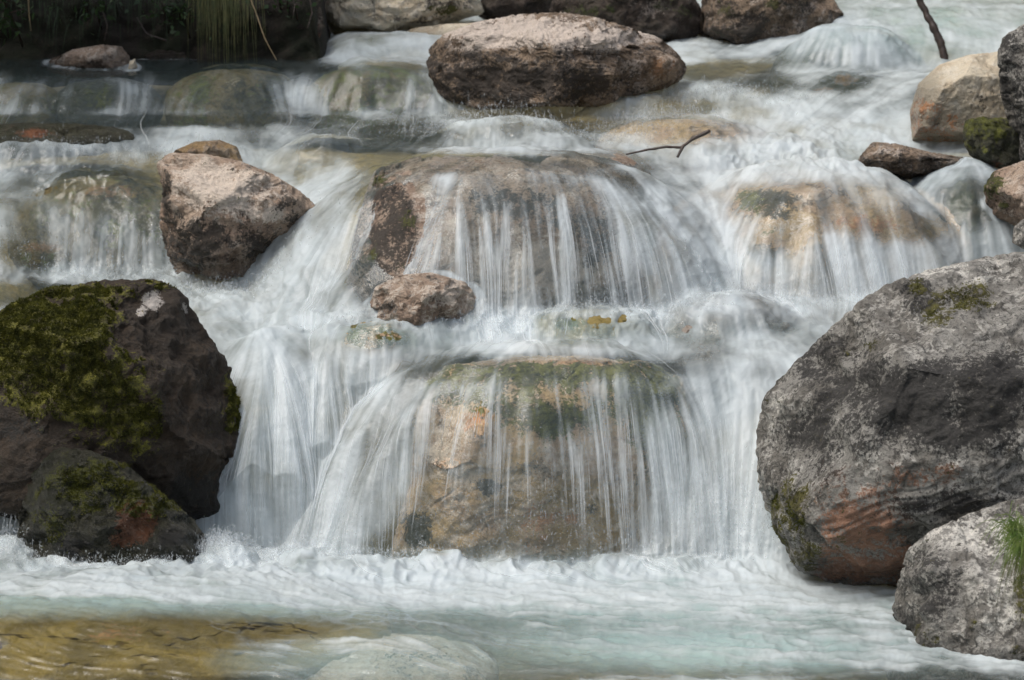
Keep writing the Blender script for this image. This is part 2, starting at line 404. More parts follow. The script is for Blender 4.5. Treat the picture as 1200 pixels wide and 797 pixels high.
vx = vx * (1 - POOL) + POOL * (0.42 + .5 * noise3(q * 1.2, 8)); vy = vy * (1 - POOL) + POOL * (-0.10 + .22 * noise3(q * 1.5, 9))
ui = (vx * yj - vy * xj) / det; uj = (-vx * yi + vy * xi) / det
nrm = np.sqrt(ui ** 2 + uj ** 2) + 1e-9; ui /= nrm; uj /= nrm
ui = smooth1(smooth1(ui, 4, 0), 4, 1); uj = smooth1(smooth1(uj, 4, 0), 4, 1)
nrm = np.sqrt(ui ** 2 + uj ** 2) + 1e-9; ui = (ui / nrm).astype(np.float32); uj = (uj / nrm).astype(np.float32)
def lic(src, n, step):
    acc = src.copy(); wt = 1.0
    I0, J0 = np.meshgrid(np.arange(NI, dtype=np.float32), np.arange(NJ, dtype=np.float32), indexing='ij')
    for sgn in (1, -1):
        I, J = I0.copy(), J0.copy()
        for k in range(n):
            a = np.clip(I + .5, 0, NI - 1).astype(np.int32); b = np.clip(J + .5, 0, NJ - 1).astype(np.int32)
            I += sgn * step * ui[a, b]; J += sgn * step * uj[a, b]
            wk = 0.5 + 0.5 * math.cos(math.pi * (k + 1) / (n + 1))
            a = np.clip(I + .5, 0, NI - 1).astype(np.int32); b = np.clip(J + .5, 0, NJ - 1).astype(np.int32)
            acc += wk * src[a, b]
    acc -= acc.mean(); return acc / acc.std()
rs = np.random.RandomState(11)
def blurn(n):
    a = rs.normal(size=(NI, NJ)).astype(np.float32)
    if n: a = smooth1(smooth1(a, n, 0), n, 1)
    return (a / a.std()).astype(np.float32)
Lf = lic(blurn(0), 26, 1.0); Lf = smooth1(Lf, 1, 0); Lf /= Lf.std()
Lm = lic(blurn(2), 34, 2.0)
Lc = lic(blurn(6), 40, 3.0)
Lx = lic(blurn(14), 30, 5.0)
Ls = lic(blurn(2), 10, 1.6)
CUR = paint(PX, PY, 0.0, [(600, 270, 220, 110, 1), (640, 530, 230, 150, 1)], 1.5)
streak = (0.30 + .15 * CUR) * Lf + 0.48 * Lm + 0.60 * Lc + (0.62 - .12 * CUR) * Lx
streak /= streak.std()

# mean foam cover (0 clear .. 1 white), read along the stream
base = paint(PX, PY, 0.74, [
    # top left shelf and its little falls
    (180, 78, 300, 16, -.05), (430, 105, 90, 30, .10), (430, 60, 70, 20, .70), (150, 112, 160, 24, .32), (165, 105, 22, 26, .5), (80, 115, 26, 18, .45), (15, 115, 20, 20, .5), (210, 108, 18, 20, .5), (275, 108, 60, 26, .12), (345, 110, 26, 26, .62), (110, 110, 24, 20, .05), (400, 110, 16, 26, .12), (480, 105, 14, 22, .5),
    (190, 142, 330, 8, .05), (430, 150, 120, 12, .15), (380, 165, 120, 22, .50), (60, 148, 90, 16, .05), (100, 190, 120, 22, .62), (20, 180, 50, 20, .5),
    (140, 235, 60, 50, .12), (60, 270, 60, 50, .36), (140, 285, 45, 35, .55), (105, 222, 60, 18, .05), (40, 300, 40, 14, .15), (180, 235, 16, 60, .25),
    (560, 145, 120, 14, .62), (470, 160, 60, 16, .10), (420, 175, 60, 14, .2), (700, 150, 60, 10, .35), (700, 165, 40, 10, .6),
    # right hand rapids
    (850, 85, 70, 14, .02), (900, 98, 60, 16, .40), (1000, 80, 80, 30, .55), (985, 98, 32, 12, .10), (1100, 40, 140, 40, .62),
    (800, 128, 70, 12, .40), (800, 155, 60, 16, .15), (1100, 130, 28, 32, .20), (1000, 150, 110, 25, .78),
    (930, 225, 90, 12, .40), (950, 250, 110, 24, .15), (1050, 265, 60, 20, .22), (1140, 235, 50, 32, .28), (900, 285, 50, 18, .25), (990, 310, 90, 22, .80), (850, 270, 30, 30, .45),
    (690, 190, 60, 14, .05), (740, 205, 40, 14, .3),
    # upper boulder curtain
    (520, 192, 130, 14, -.02), (470, 240, 60, 50, -.05), (450, 300, 55, 60, .05), (600, 260, 110, 60, .28), (620, 320, 120, 45, .25), (700, 250, 60, 40, .40),
    (350, 290, 55, 70, .86), (820, 290, 70, 60, .84), (730, 340, 50, 25, .38), (490, 345, 60, 25, .05),
    # shelf between the falls
    (560, 390, 70, 16, .88), (440, 397, 40, 16, .10), (690, 385, 60, 18, .28), (850, 385, 90, 22, .50), (30, 345, 70, 14, .05),
    # lower boulder curtain
    (640, 435, 170, 18, -.05), (650, 480, 150, 45, .22), (545, 510, 50, 45, .0), (525, 595, 60, 75, -.22), (475, 640, 40, 30, -.1), (620, 600, 110, 70, -.02), (740, 520, 60, 80, .28),
    (700, 610, 60, 50, .10), (380, 560, 75, 110, .84), (870, 560, 60, 120, .95), (330, 450, 60, 60, .80),
    (455, 520, 40, 70, .62), (800, 560, 50, 90, .80), (770, 620, 30, 40, .6),
    (490, 662, 90, 8, .75), (620, 664, 60, 7, .70), (720, 662, 70, 9, .80), (520, 372, 60, 7, .75), (640, 368, 80, 7, .8),
    # pool
    (600, 686, 900, 30, .93), (700, 735, 500, 26, .50), (200, 742, 330, 30, -.10), (60, 712, 170, 14, .0), (250, 775, 360, 40, -.15), (430, 760, 200, 14, .52), (430, 785, 170, 16, .42), (620, 775, 200, 28, .10),
    (840, 750, 200, 22, .45), (620, 712, 40, 6, .35), (780, 785, 250, 14, .15), (1100, 795, 120, 10, .1), (980, 700, 70, 20, .75), (420, 728, 150, 10, .15),
], 1.6)
contrast = paint(PX, PY, 0.13, [(640, 260, 170, 90, .34), (470, 260, 70, 90, .30), (640, 520, 170, 120, .27), (430, 105, 90, 24, .3), (150, 110, 260, 24, .32),
    (950, 270, 150, 60, .28), (600, 180, 130, 14, .15), (140, 270, 90, 50, .30), (1000, 80, 80, 40, .26), (300, 480, 60, 130, .20), (400, 520, 60, 120, .20),
    (640, 715, 900, 60, .20), (160, 770, 230, 40, .10), (430, 772, 190, 30, .42)], 1.5)
milk = paint(PX, PY, 0.05, [(640, 700, 900, 40, .6), (230, 765, 380, 46, -.2), (560, 740, 130, 25, .25), (840, 760, 260, 28, .6), (1080, 30, 160, 40, .5), (560, 390, 400, 20, .2), (900, 180, 200, 14, .2), (430, 775, 210, 34, .28)], 1.5)
lump = fbm(np.stack([Xj * 9, Yj * 9, Zj * 9], -1), 5, 4)
steep = sstep(.35, 1.2, np.sqrt(dj(Zs) ** 2 / (yj ** 2)))
lump2 = fbm(np.stack([Xj * 5, Yj * 3.5, Zj * 5], -1), 15, 3)
contrast = contrast * (.55 + .45 * CUR)
foam = base + contrast * streak * (0.45 + 0.55 * steep) + (0.30 * lump + 0.55 * lump2) * (0.4 + .6 * (1 - steep)) * sstep(.1, .4, base)
pool = sstep(640, 690, PY)
foam = foam + pool * 0.10 * Ls
foam = foam + .04 * CUR * steep
foam = sstep(0.14 - .10 * CUR, 1.06 + .05 * CUR, foam)
# turbulence: ridges along the flow and lumps where the falls land
turb = paint(PX, PY, 0.55, [(620, 375, 330, 20, 1.3), (240, 340, 150, 30, 1.2), (500, 655, 600, 24, 1.3), (60, 320, 90, 20, 1.1), (760, 120, 130, 20, 1.2), (930, 180, 130, 30, 1.2),
    (640, 430, 200, 20, .3), (600, 190, 160, 14, .3), (250, 770, 330, 40, .25), (600, 150, 300, 20, .9), (60, 200, 100, 30, 1.2), (180, 80, 250, 12, .3), (640, 540, 170, 90, .4), (600, 270, 150, 70, .4)], 1.5)
foam = foam * (1 - .22 * CUR * steep)
lumpy = 0.027 * turb ** 1.5 * (1 - .6 * steep) * (fbm(np.stack([Xj * 7, Yj * 4.5, Zj * 7], -1), 9, 3) + .5 * ridged(np.stack([Xj * 15, Yj * 9, Zj * 15], -1), 12, 2))
dTi = np.stack([di(Xj), di(Yj), di(Zj)], -1); dTj = np.stack([dj(Xj), dj(Yj), dj(Zj)], -1)
Nn = np.cross(dTi, dTj); Nn /= np.linalg.norm(Nn, axis=-1)[..., None]
disp = lumpy * sstep(0, 3, np.ones_like(lumpy) * 3) + turb * (0.0003 * Lf + 0.0011 * Lm + 0.0034 * Lc + .008 * Lx) * (0.35 + foam) * (0.17 + 0.55 * steep) * (1 - POOL * (.6 - .3 * foam)) + POOL * (.0018 * Ls + .010 * fbm(np.stack([Xj * 14, Yj * 11, Zj * 9], -1), 33, 3) * foam)
PW = P0 + Nn * disp[..., None]
sharp = np.clip(0.62 + (.08 + .12 * steep) * (0.6 * Lf + 0.6 * Lm + .6 * Lx), 0, 1)
WATER = water_material()
water = mesh_obj('water', PW.reshape(-1, 3), grid_faces(NI, NJ)[:, ::-1] if Nn[..., 2].mean() < 0 else grid_faces(NI, NJ), WATER,
                 attrs={'foam': foam, 'milk': np.clip(milk, 0, 1) * (1 - foam * .5), 'streak': sharp})
tag(water, kind='structure')
NS = 1.0 if Nn[..., 2].mean() > 0 else -1.0

# riverbed under the water
sx = slice(0, NI, 6); sy = slice(0, NJ, 5)
Bx, By, Bz = Xj[sx, sy], Yj[sx, sy], smooth1(smooth1(Zj, 8, 0), 8, 1)[sx, sy]
bp, bq = PX[sx, sy], PY[sx, sy]
depth = paint(bp, bq, 0.16, [(640, 540, 320, 150, .45), (600, 270, 330, 110, .45), (950, 260, 200, 80, .4), (300, 150, 300, 30, .08), (640, 690, 900, 50, .22), (250, 765, 330, 40, .07), (840, 760, 300, 30, .2)])
cob = ridged(np.stack([Bx * 4, By * 4, Bz * 2], -1), 21, 3)
RB = np.stack([Bx, By + 0.10, Bz - depth - 0.06 + 0.02 * cob - .25 * steep[sx, sy]], -1)
m = NT('riverbed'); tc = m.n('ShaderNodeTexCoord').outputs['Object']
v = m.n('ShaderNodeTexVoronoi'); v.inputs['Scale'].default_value = 7; m.l(tc, v.inputs['Vector'])
n1 = m.noise(6, 5, .6, tc, .5); n2 = m.noise(40, 5, .65, tc)
c = m.mix(m.ss(.35, .6, n1), (0.17, 0.13, 0.03), (0.36, 0.27, 0.09)); c = m.mix(m.math('MULTIPLY', m.ss(.4, .65, n2), .6), c, (0.05, 0.055, 0.02))
c = m.mix(m.math('MULTIPLY', m.ss(.0, .5, v.outputs['Distance']), .5), c, (0.16, 0.13, 0.08))
p = m.n('ShaderNodeBsdfPrincipled'); m.l(c, p.inputs['Base Color']); p.inputs['Roughness'].default_value = .7
m.l(m.bump(n2, .6, .01), p.inputs['Normal']); m.l(p.outputs[0], m.out.inputs[0])
RIVERBED = m.m
fb = grid_faces(*RB.shape[:2])
tag(mesh_obj('riverbed', RB.reshape(-1, 3), fb[:, ::-1] if NS < 0 else fb, RIVERBED), kind='structure')

# ------------------------------------------------------------------ ROCKS
_ico = {}
def ico(k):
    if k not in _ico:
        bm = bmesh.new(); bmesh.ops.create_icosphere(bm, subdivisions=k, radius=1)
        me = bpy.data.meshes.new('t'); bm.to_mesh(me); bm.free()
        V = np.empty(len(me.vertices) * 3, np.float32); me.vertices.foreach_get('co', V)
        F = np.empty(len(me.polygons) * 3, np.int32); me.polygons.foreach_get('vertices', F)
        bpy.data.meshes.remove(me); _ico[k] = (V.reshape(-1, 3).astype(float), F.reshape(-1, 3))
    return _ico[k]
Mf = np.maximum.accumulate(Zf, axis=1)
def under_water(W, lift, push=.5):
    x, y, z = W.T
    ci = np.clip(np.interp(600 + x * CP / K / y, pxs, np.arange(NI)) + .5, 0, NI - 1).astype(int)
    lo = np.zeros(len(z), int); hi = np.full(len(z), len(Yg) - 1)
    for _ in range(12):
        mid = (lo + hi) // 2; g = Mf[ci, mid] >= z + lift * .5; hi = np.where(g, mid, hi); lo = np.where(g, lo, np.minimum(mid + 1, len(Yg) - 1))
    Yw = Yg[hi] + lift
    W = W.copy(); W[:, 1] = np.where((Yw > y) & (Yw - y < push), Yw, y)
    zc = water_z(W[:, 0], W[:, 1]) - lift * .8
    W[:, 2] = np.minimum(W[:, 2], zc)
    return W
def normals(V, F):
    n = np.cross(V[F[:, 1]] - V[F[:, 0]], V[F[:, 2]] - V[F[:, 0]])
    N = np.zeros_like(V)
    for k in range(3): 
        for ax in range(3): N[:, ax] += np.bincount(F[:, k], n[:, ax], len(V))
    return N / (np.linalg.norm(N, axis=1)[:, None] + 1e-12)
ROCKS = {}
def rock(key, label, outline, Y, thick, mat, k=6, seed=0, p=2.6, facets=10, fcut=.62, amp=1.0, top_tilt=0.0,
         moss=(), dark=(), rust=(), pale=(), wet=(), moss0=0.0, dark0=0.0, wet0=0.0, rust0=0., pale0=0., name='boulder', cat='boulder', group=None, centre=None, wetline=None, cover=0, bare=(), ledge=.7):
    ol = np.array(outline, float)
    if centre is None: centre = ((ol[:, 0].min() + ol[:, 0].max()) / 2, (ol[:, 1].min() + ol[:, 1].max()) / 2)
    C = at(centre[0], centre[1], Y)
    pts = np.array([at(a, b, Y) for a, b in ol]) - C
    X2 = pts[:, [0, 2]]
    phs = np.linspace(-math.pi, math.pi, 361)
    Rr = np.zeros(361)
    A, B = X2, np.roll(X2, -1, 0)
    for n_, ph in enumerate(phs):
        dx, dz = math.cos(ph), math.sin(ph)
        e = B - A; den = dx * e[:, 1] - dz * e[:, 0]
        den = np.where(np.abs(den) < 1e-9, 1e-9, den)
        t = (A[:, 0] * e[:, 1] - A[:, 1] * e[:, 0]) / den
        s = (A[:, 0] * dz - A[:, 1] * dx) / den
        ok = (t > 0) & (s >= -1e-6) & (s <= 1 + 1e-6)
        Rr[n_] = t[ok].max() if ok.any() else 0.1
    V0, F = ico(k)
    dx, dy, dz = V0.T
    c = np.sqrt(dx ** 2 + dz ** 2) + 1e-9
    Rp = np.interp(np.arctan2(dz, dx), phs, np.convolve(np.pad(Rr[:-1], 4, mode='wrap'), np.ones(5) / 5, 'same')[4:-4][np.r_[0:360, 0]])
    s = 1 / (c ** p + np.abs(dy) ** p) ** (1 / p)
    V = np.stack([dx / c * Rp * c * s, thick * dy * s, dz / c * Rp * c * s], 1)
    V[:, 1] += top_tilt * V[:, 2]
    rg = np.random.RandomState(seed + 100)
    size = Rr.mean()
    if top_tilt: pass
    for f in range(int(facets * 2.6)):
        n_ = rg.normal(size=3); n_[1] = -abs(n_[1]) * 1.2 - .3; n_ /= np.linalg.norm(n_)
        dd = V @ n_; t = dd.max() * rg.uniform(fcut, .93); ex = np.maximum(dd - t, 0)
        V -= n_[None] * ex[:, None] * 0.95
    N = normals(V, F)
    sc_ = 1 / size
    Q = V + C
    dsp = size * amp * (0.06 * fbm(Q * 1.6 * sc_, seed, 3) + 0.04 * ridged(Q * 3 * sc_, seed + 5, 3))
    tq = 5 * noise3(Q * np.array([2.2, 2.2, 3.0]) * sc_ + .25 * noise3(Q * 5, 3)[:, None], seed + 50); fl = np.floor(tq)
    dsp += size * amp * ledge * .030 * (fl + sstep(.30, .62, tq - fl))          # broken ledges
    tq = 4 * noise3(Q * np.array([6, 6, 8.]) * sc_, seed + 52); fl = np.floor(tq); dsp += size * amp * ledge * .013 * (fl + sstep(.3, .6, tq - fl))
    dsp += amp * (0.014 * fbm(Q * 13, seed + 9, 4) + 0.004 * fbm(Q * 45, seed + 14, 3))
    # cracks and ledges
    cr = noise3(Q * np.array([0.9, 0.9, 1.5]) * sc_ + 0.06 * noise3(Q * 9, 2)[:, None], seed + 20)
    dsp -= size * amp * 0.02 * np.exp(-(cr / 0.02) ** 2) * sstep(-.1, .3, noise3(Q * 2.0 * sc_, seed + 41))
    V = V + N * dsp[:, None]
    nb = 180; cb = (np.arange(nb) + .5) / nb * 2 * math.pi - math.pi; Ao = ol - np.array(centre); Bo = np.roll(Ao, -1, 0); want = np.zeros(nb)
    for n_, ph_ in enumerate(cb):
        dx, dz = math.cos(ph_), math.sin(ph_); e = Bo - Ao; den = dx * e[:, 1] - dz * e[:, 0]; den = np.where(np.abs(den) < 1e-9, 1e-9, den)
        t = (Ao[:, 0] * e[:, 1] - Ao[:, 1] * e[:, 0]) / den; s_ = (Ao[:, 0] * dz - Ao[:, 1] * dx) / den; ok = (t > 0) & (s_ >= -1e-6) & (s_ <= 1 + 1e-6)
        want[n_] = t[ok].max() if ok.any() else 1
    for it in range(3):    # keep the rock's traced outline after chipping it
        q1, q2 = proj(V + C); q1 = q1 - centre[0]; q2 = q2 - centre[1]; ph = np.arctan2(q2, q1); rad = np.hypot(q1, q2)
        b_ = ((ph + math.pi) / (2 * math.pi) * nb).astype(int).clip(0, nb - 1); mx = np.zeros(nb); np.maximum.at(mx, b_, rad)
        ratio = np.clip(want / np.maximum(mx, 1), .6, 1.8); ratio = smooth1(np.r_[ratio[-6:], ratio, ratio[:6]], 2, 0)[6:-6]
        xb = np.r_[cb[-1] - 2 * math.pi, cb, cb[0] + 2 * math.pi]
        fac = np.interp(ph, xb, np.r_[ratio[-1], ratio, ratio[0]]); w_r = rad / np.maximum(np.interp(ph, xb, np.r_[mx[-1], mx, mx[0]]), 1)
        fac = 1 + (fac - 1) * sstep(.15, .95, w_r); V[:, 0] *= fac; V[:, 2] *= fac
    if cover:
        q1, q2 = proj(V + C); V = under_water(V + C, paint(q1, q2, cover, bare)) - C
    Wd = V + C
    px, py = proj(Wd)
    N = normals(V, F)
    jag = 0.35 * fbm(Q * 9 * (0.5 + .25 * sc_), seed + 30, 3)
    def fld(d0, blobs): return np.clip(paint(px, py, d0, blobs) + (jag if (len(blobs) or d0) else 0), -1, 1.3) if (len(blobs) or d0) else np.zeros(len(V))
    wt = paint(px, py, wet0, wet)
    if wetline is not None:
        wz = sstep(wetline + .07, wetline, Wd[:, 2] + 0.04 * noise3(Q * 8, 3)); wt = np.maximum(wt, wz)
    at_ = {'moss': fld(moss0, moss), 'dark': fld(dark0, dark), 'rust': fld(rust0, rust), 'pale': fld(pale0, pale), 'wet': np.clip(wt, 0, 1)}
    V = V + N * (.012 * sstep(.2, .6, at_['moss'] + .25 * fbm(Q * 30, 91, 2)) * (.6 + .8 * fbm(Q * 40, 93, 2)))[:, None]; Wd = V + C
    o = mesh_obj(name, V, F, mat, attrs=at_); o.location = C
    tag(o, label, cat, group)
    ROCKS[key] = (o, Wd, N, F, at_)
    return o

M_grey = rock_material('grey_limestone', (0.26, 0.25, 0.225), (0.14, 0.13, 0.112), pale=(0.56, 0.54, 0.49), dark=(0.014, 0.013, 0.012), rust=(0.19, 0.095, 0.055), moss=(0.065, 0.06, 0.01), moss2=(0.02, 0.016, 0.006), speck=.8)
M_moss = rock_material('mossy_brown_rock', (0.026, 0.015, 0.006), (0.040, 0.023, 0.009), pale=(0.5, 0.46, 0.42), dark=(0.007, 0.006, 0.004), rust=(0.12, 0.045, 0.02), moss=(0.10, 0.095, 0.006), moss2=(0.045, 0.04, 0.004), speck=.5, pmix=.03)
M_wet = rock_material('wet_dark_rock', (0.028, 0.030, 0.012), (0.045, 0.044, 0.022), pale=(0.2, 0.18, 0.15), dark=(0.009, 0.009, 0.008), rust=(0.13, 0.050, 0.022), moss=(0.075, 0.08, 0.008), moss2=(0.035, 0.04, 0.006), rough=.4, pmix=.15)
M_pink = rock_material('pinkish_limestone', (0.42, 0.32, 0.24), (0.30, 0.21, 0.15), pale=(0.56, 0.48, 0.40), dark=(0.022, 0.017, 0.012), rust=(0.16, 0.08, 0.035), moss=(0.06, 0.06, 0.01), speck=.6)
M_brown = rock_material('brown_limestone', (0.26, 0.19, 0.13), (0.15, 0.105, 0.07), pale=(0.50, 0.43, 0.37), dark=(0.02, 0.015, 0.011), rust=(0.15, 0.075, 0.03), moss=(0.05, 0.045, 0.01), speck=.7)
M_cream = rock_material('cream_limestone', (0.66, 0.58, 0.44), (0.58, 0.48, 0.34), pale=(0.72, 0.66, 0.55), dark=(0.05, 0.04, 0.03), rust=(0.42, 0.20, 0.09), moss=(0.06, 0.06, 0.012), speck=.15)
M_ochre = rock_material('ochre_limestone', (0.60, 0.41, 0.20), (0.56, 0.38, 0.24), pale=(0.70, 0.57, 0.44), dark=(0.04, 0.035, 0.022), rust=(0.36, 0.17, 0.07), moss=(0.12, 0.115, 0.018), moss2=(0.06, 0.055, 0.012), speck=.3)
M_olive = rock_material('olive_algae_rock', (0.34, 0.25, 0.06), (0.20, 0.15, 0.035), pale=(0.32, 0.27, 0.15), dark=(0.02, 0.02, 0.01), rust=(0.22, 0.12, 0.04), moss=(0.10, 0.11, 0.012), moss2=(0.045, 0.05, 0.01), speck=.06, pmix=.2, cracks=0)
M_green = rock_material('dark_green_algae_rock', (0.05, 0.052, 0.010), (0.04, 0.028, 0.010), pale=(0.18, 0.14, 0.07), dark=(0.014, 0.014, 0.008), rust=(0.22, 0.12, 0.04), moss=(0.07, 0.085, 0.006), moss2=(0.025, 0.033, 0.004), speck=.4, pmix=.2)
M_mid = rock_material('olive_brown_rock', (0.17, 0.125, 0.035), (0.085, 0.07, 0.018), pale=(0.30, 0.24, 0.13), dark=(0.012, 0.012, 0.006), rust=(0.24, 0.13, 0.05), moss=(0.09, 0.10, 0.008), moss2=(0.035, 0.04, 0.006), speck=.6, pmix=.3)
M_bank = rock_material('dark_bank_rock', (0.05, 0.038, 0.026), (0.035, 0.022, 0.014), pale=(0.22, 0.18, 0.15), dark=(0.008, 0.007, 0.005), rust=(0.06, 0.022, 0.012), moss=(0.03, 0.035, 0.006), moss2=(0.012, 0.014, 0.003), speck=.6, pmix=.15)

rock('moss_big', 'big dark mossy boulder with a white patch near its peak, beside the left fall',
     [(-70, 400), (-20, 372), (60, 340), (115, 328), (180, 326), (215, 342), (240, 385), (268, 425), (280, 480), (284, 560), (280, 620), (200, 650), (60, 640), (-70, 600)],
     9.05, .26, M_moss, 8, 1, ledge=.3, p=3.0, facets=9, wet0=.3, pale0=-.35, dark0=-.1,
     moss=[(40, 410, 95, 60, .55), (60, 370, 80, 26, .6), (155, 480, 85, 52, .5), (70, 455, 90, 34, .45), (100, 345, 80, 14, .5), (190, 335, 40, 8, .3), (272, 460, 14, 70, .35), (235, 400, 30, 50, -.3), (215, 480, 25, 60, -.2)],
     pale=[(178, 352, 18, 17, .6), (216, 362, 7, 12, .45), (100, 362, 12, 6, .35), (165, 366, 8, 8, .45)],
     dark=[(240, 590, 60, 50, .5), (20, 500, 50, 20, .4)], wetline=.12)
rock('wet_small', 'low wet dark rock with a reddish patch, in front of the big mossy boulder',
     [(18, 660), (22, 600), (40, 545), (70, 523), (105, 527), (150, 545), (190, 580), (225, 605), (243, 630), (240, 670), (120, 680), (30, 680)],
     8.76, .14, M_wet, 7, 2, p=2.4, wet0=1, moss=[(110, 570, 55, 40, .42), (180, 585, 45, 22, .4), (60, 600, 30, 45, .3)],
     rust=[(160, 610, 26, 30, .75), (140, 632, 14, 14, .5)], dark=[(200, 632, 25, 14, .5), (90, 640, 30, 20, .5)])
rock('big_grey', 'huge grey boulder with black lichen and rusty foot, right of the cascade',
     [(885, 510), (895, 462), (925, 430), (960, 396), (1010, 350), (1045, 330), (1080, 318), (1130, 306), (1170, 296), (1240, 292), (1330, 330), (1370, 500), (1330, 690), (1150, 720), (1050, 703), (975, 692), (935, 670), (905, 615), (888, 570)],
     8.60, .42, M_grey, 8, 5, ledge=.42, p=3.0, facets=8, centre=(1110, 505),
     moss=[(925, 600, 28, 50, .5), (945, 650, 22, 22, .5), (1130, 350, 45, 20, .5), (1100, 370, 22, 14, .4), (1072, 335, 12, 12, .4), (1025, 405, 16, 8, .35), (993, 410, 8, 8, .3), (985, 640, 10, 20, .3), (900, 480, 20, 20, .1)],
     dark=[(1040, 430, 120, 50, .42), (1080, 490, 170, 50, .62), (960, 440, 60, 50, .42), (1170, 400, 50, 60, .3), (1110, 590, 90, 25, .42), (1000, 520, 60, 40, .34), (1000, 560, 50, 30, .1), (1100, 325, 90, 25, -.3), (1110, 400, 90, 25, .02), (925, 480, 20, 40, .0), (1075, 335, 30, 14, .5), (1100, 355, 50, 18, .42), (950, 520, 40, 50, .42), (1150, 440, 70, 30, .5)],
     rust=[(1010, 612, 70, 48, .42), (1030, 662, 95, 28, .55), (1080, 560, 60, 30, .3), (975, 560, 40, 40, .2)],
     pale=[(1120, 320, 90, 18, .3), (1140, 390, 50, 20, .2), (910, 470, 10, 20, .3), (935, 590, 8, 40, .35), (1120, 570, 14, 12, .45)], wetline=.05)
rock('front_grey', 'pale grey boulder carrying a grass tuft, in the lower right corner',
     [(1036, 790), (1040, 740), (1050, 690), (1062, 645), (1090, 622), (1135, 602), (1180, 586), (1240, 580), (1320, 620), (1360, 760), (1300, 850), (1150, 830), (1050, 810)],
     8.0, .34, M_grey, 8, 8, ledge=.3, p=2.8, facets=10, centre=(1170, 715),
     moss=[(1055, 765, 26, 22, .42), (1085, 745, 22, 22, .3), (1140, 730, 7, 10, .4), (1198, 690, 12, 40, .4), (1200, 765, 16, 14, .4)],
     dark=[(1095, 690, 40, 60, .42), (1060, 740, 30, 50, .4), (1120, 650, 20, 20, .2), (1160, 740, 40, 30, .05)],
     pale=[(1150, 625, 90, 30, .42), (1170, 700, 50, 50, .30)], wetline=.0)
rock('pink_mid', 'pinkish boulder with dark wet foot, left of the upper fall',
     [(183, 190), (200, 178), (240, 180), (280, 188), (320, 204), (350, 222), (370, 240), (365, 262), (335, 290), (312, 308), (300, 330), (210, 330), (196, 300), (186, 260), (190, 225)],
     10.2, .22, M_pink, 7, 12, p=2.9, facets=12,
     dark=[(230, 285, 50, 30, .55), (300, 285, 45, 22, .45), (335, 238, 24, 10, .5), (345, 255, 14, 14, .4), (195, 225, 8, 35, .5), (215, 260, 10, 30, .35), (290, 196, 30, 6, .3)],
     pale=[(260, 222, 75, 34, .6), (310, 245, 30, 22, .45)], moss=[(358, 240, 14, 14, .3), (310, 200, 30, 6, .2)], wetline=.82)
rock('ochre_back', 'wet ochre rock peeping out behind the pinkish boulder',
     [(196, 192), (205, 176), (228, 166), (258, 164), (278, 172), (285, 190), (270, 205), (210, 205)], 10.75, .16, M_ochre, 6, 14, wet0=1, amp=.7)
rock('top_centre', 'broad brown boulder with pale top, standing in midstream at the top of the cascade',
     [(499, 78), (503, 55), (520, 38), (560, 24), (610, 16), (660, 14), (700, 20), (740, 32), (775, 44), (800, 66), (806, 84), (790, 102), (745, 114), (700, 126), (640, 125), (600, 128), (560, 130), (520, 118), (506, 98)],
     11.38, .34, M_brown, 8, 17, p=2.7, facets=12,
     dark=[(620, 98, 150, 26, .6), (530, 90, 40, 34, .5), (590, 68, 60, 12, .4), (515, 52, 14, 14, .4), (690, 70, 60, 14, .3), (760, 60, 30, 12, .3), (740, 100, 40, 14, .3), (640, 60, 60, 10, .3)],
     pale=[(600, 38, 110, 22, .7), (700, 45, 70, 18, .55), (550, 52, 30, 12, .4), (662, 108, 14, 8, .3)], rust=[(775, 80, 30, 20, .4), (700, 96, 30, 14, .25)], wetline=1.22)
rock('top_right', 'dark brown boulder behind the rapids at the top, right of the little dark fall',
     [(818, 40), (822, 0), (835, -30), (900, -40), (960, -25), (978, 0), (996, 28), (985, 45), (955, 58), (900, 68), (840, 70)],
     12.5, .35, M_brown, 7, 22, p=2.7, dark0=.25, dark=[(860, 40, 40, 30, .5), (930, 50, 40, 14, .4), (850, 5, 30, 20, .3)], moss=[(905, 5, 10, 8, .5), (850, 30, 20, 30, .2)], pale=[(950, 25, 35, 14, .25)], wetline=1.42)
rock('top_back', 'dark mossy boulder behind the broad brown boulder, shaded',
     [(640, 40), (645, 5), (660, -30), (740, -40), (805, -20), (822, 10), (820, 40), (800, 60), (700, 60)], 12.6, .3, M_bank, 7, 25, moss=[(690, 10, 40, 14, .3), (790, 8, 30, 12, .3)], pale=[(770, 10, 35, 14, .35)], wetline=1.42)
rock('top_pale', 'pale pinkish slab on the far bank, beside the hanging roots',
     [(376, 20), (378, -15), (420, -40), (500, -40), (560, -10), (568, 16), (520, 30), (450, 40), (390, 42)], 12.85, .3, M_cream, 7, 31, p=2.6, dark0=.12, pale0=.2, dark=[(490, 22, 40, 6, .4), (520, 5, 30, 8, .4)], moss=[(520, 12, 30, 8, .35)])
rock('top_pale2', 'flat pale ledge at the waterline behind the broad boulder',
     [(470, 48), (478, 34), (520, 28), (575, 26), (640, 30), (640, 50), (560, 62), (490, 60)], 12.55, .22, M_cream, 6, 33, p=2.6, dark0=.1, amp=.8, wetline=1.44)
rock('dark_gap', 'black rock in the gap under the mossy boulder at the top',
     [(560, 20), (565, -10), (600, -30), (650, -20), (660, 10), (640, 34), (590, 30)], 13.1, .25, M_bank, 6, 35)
rock('small_tan', 'small tan rock lying on the left shelf under the dark bank',
     [(54, 82), (58, 70), (85, 58), (120, 52), (142, 54), (152, 66), (153, 82), (140, 90), (80, 92)], 11.95, .15, M_pink, 7, 41, pale0=.2, p=2.9, facets=12, dark=[(90, 80, 30, 8, .3)], amp=.8, wetline=1.38)
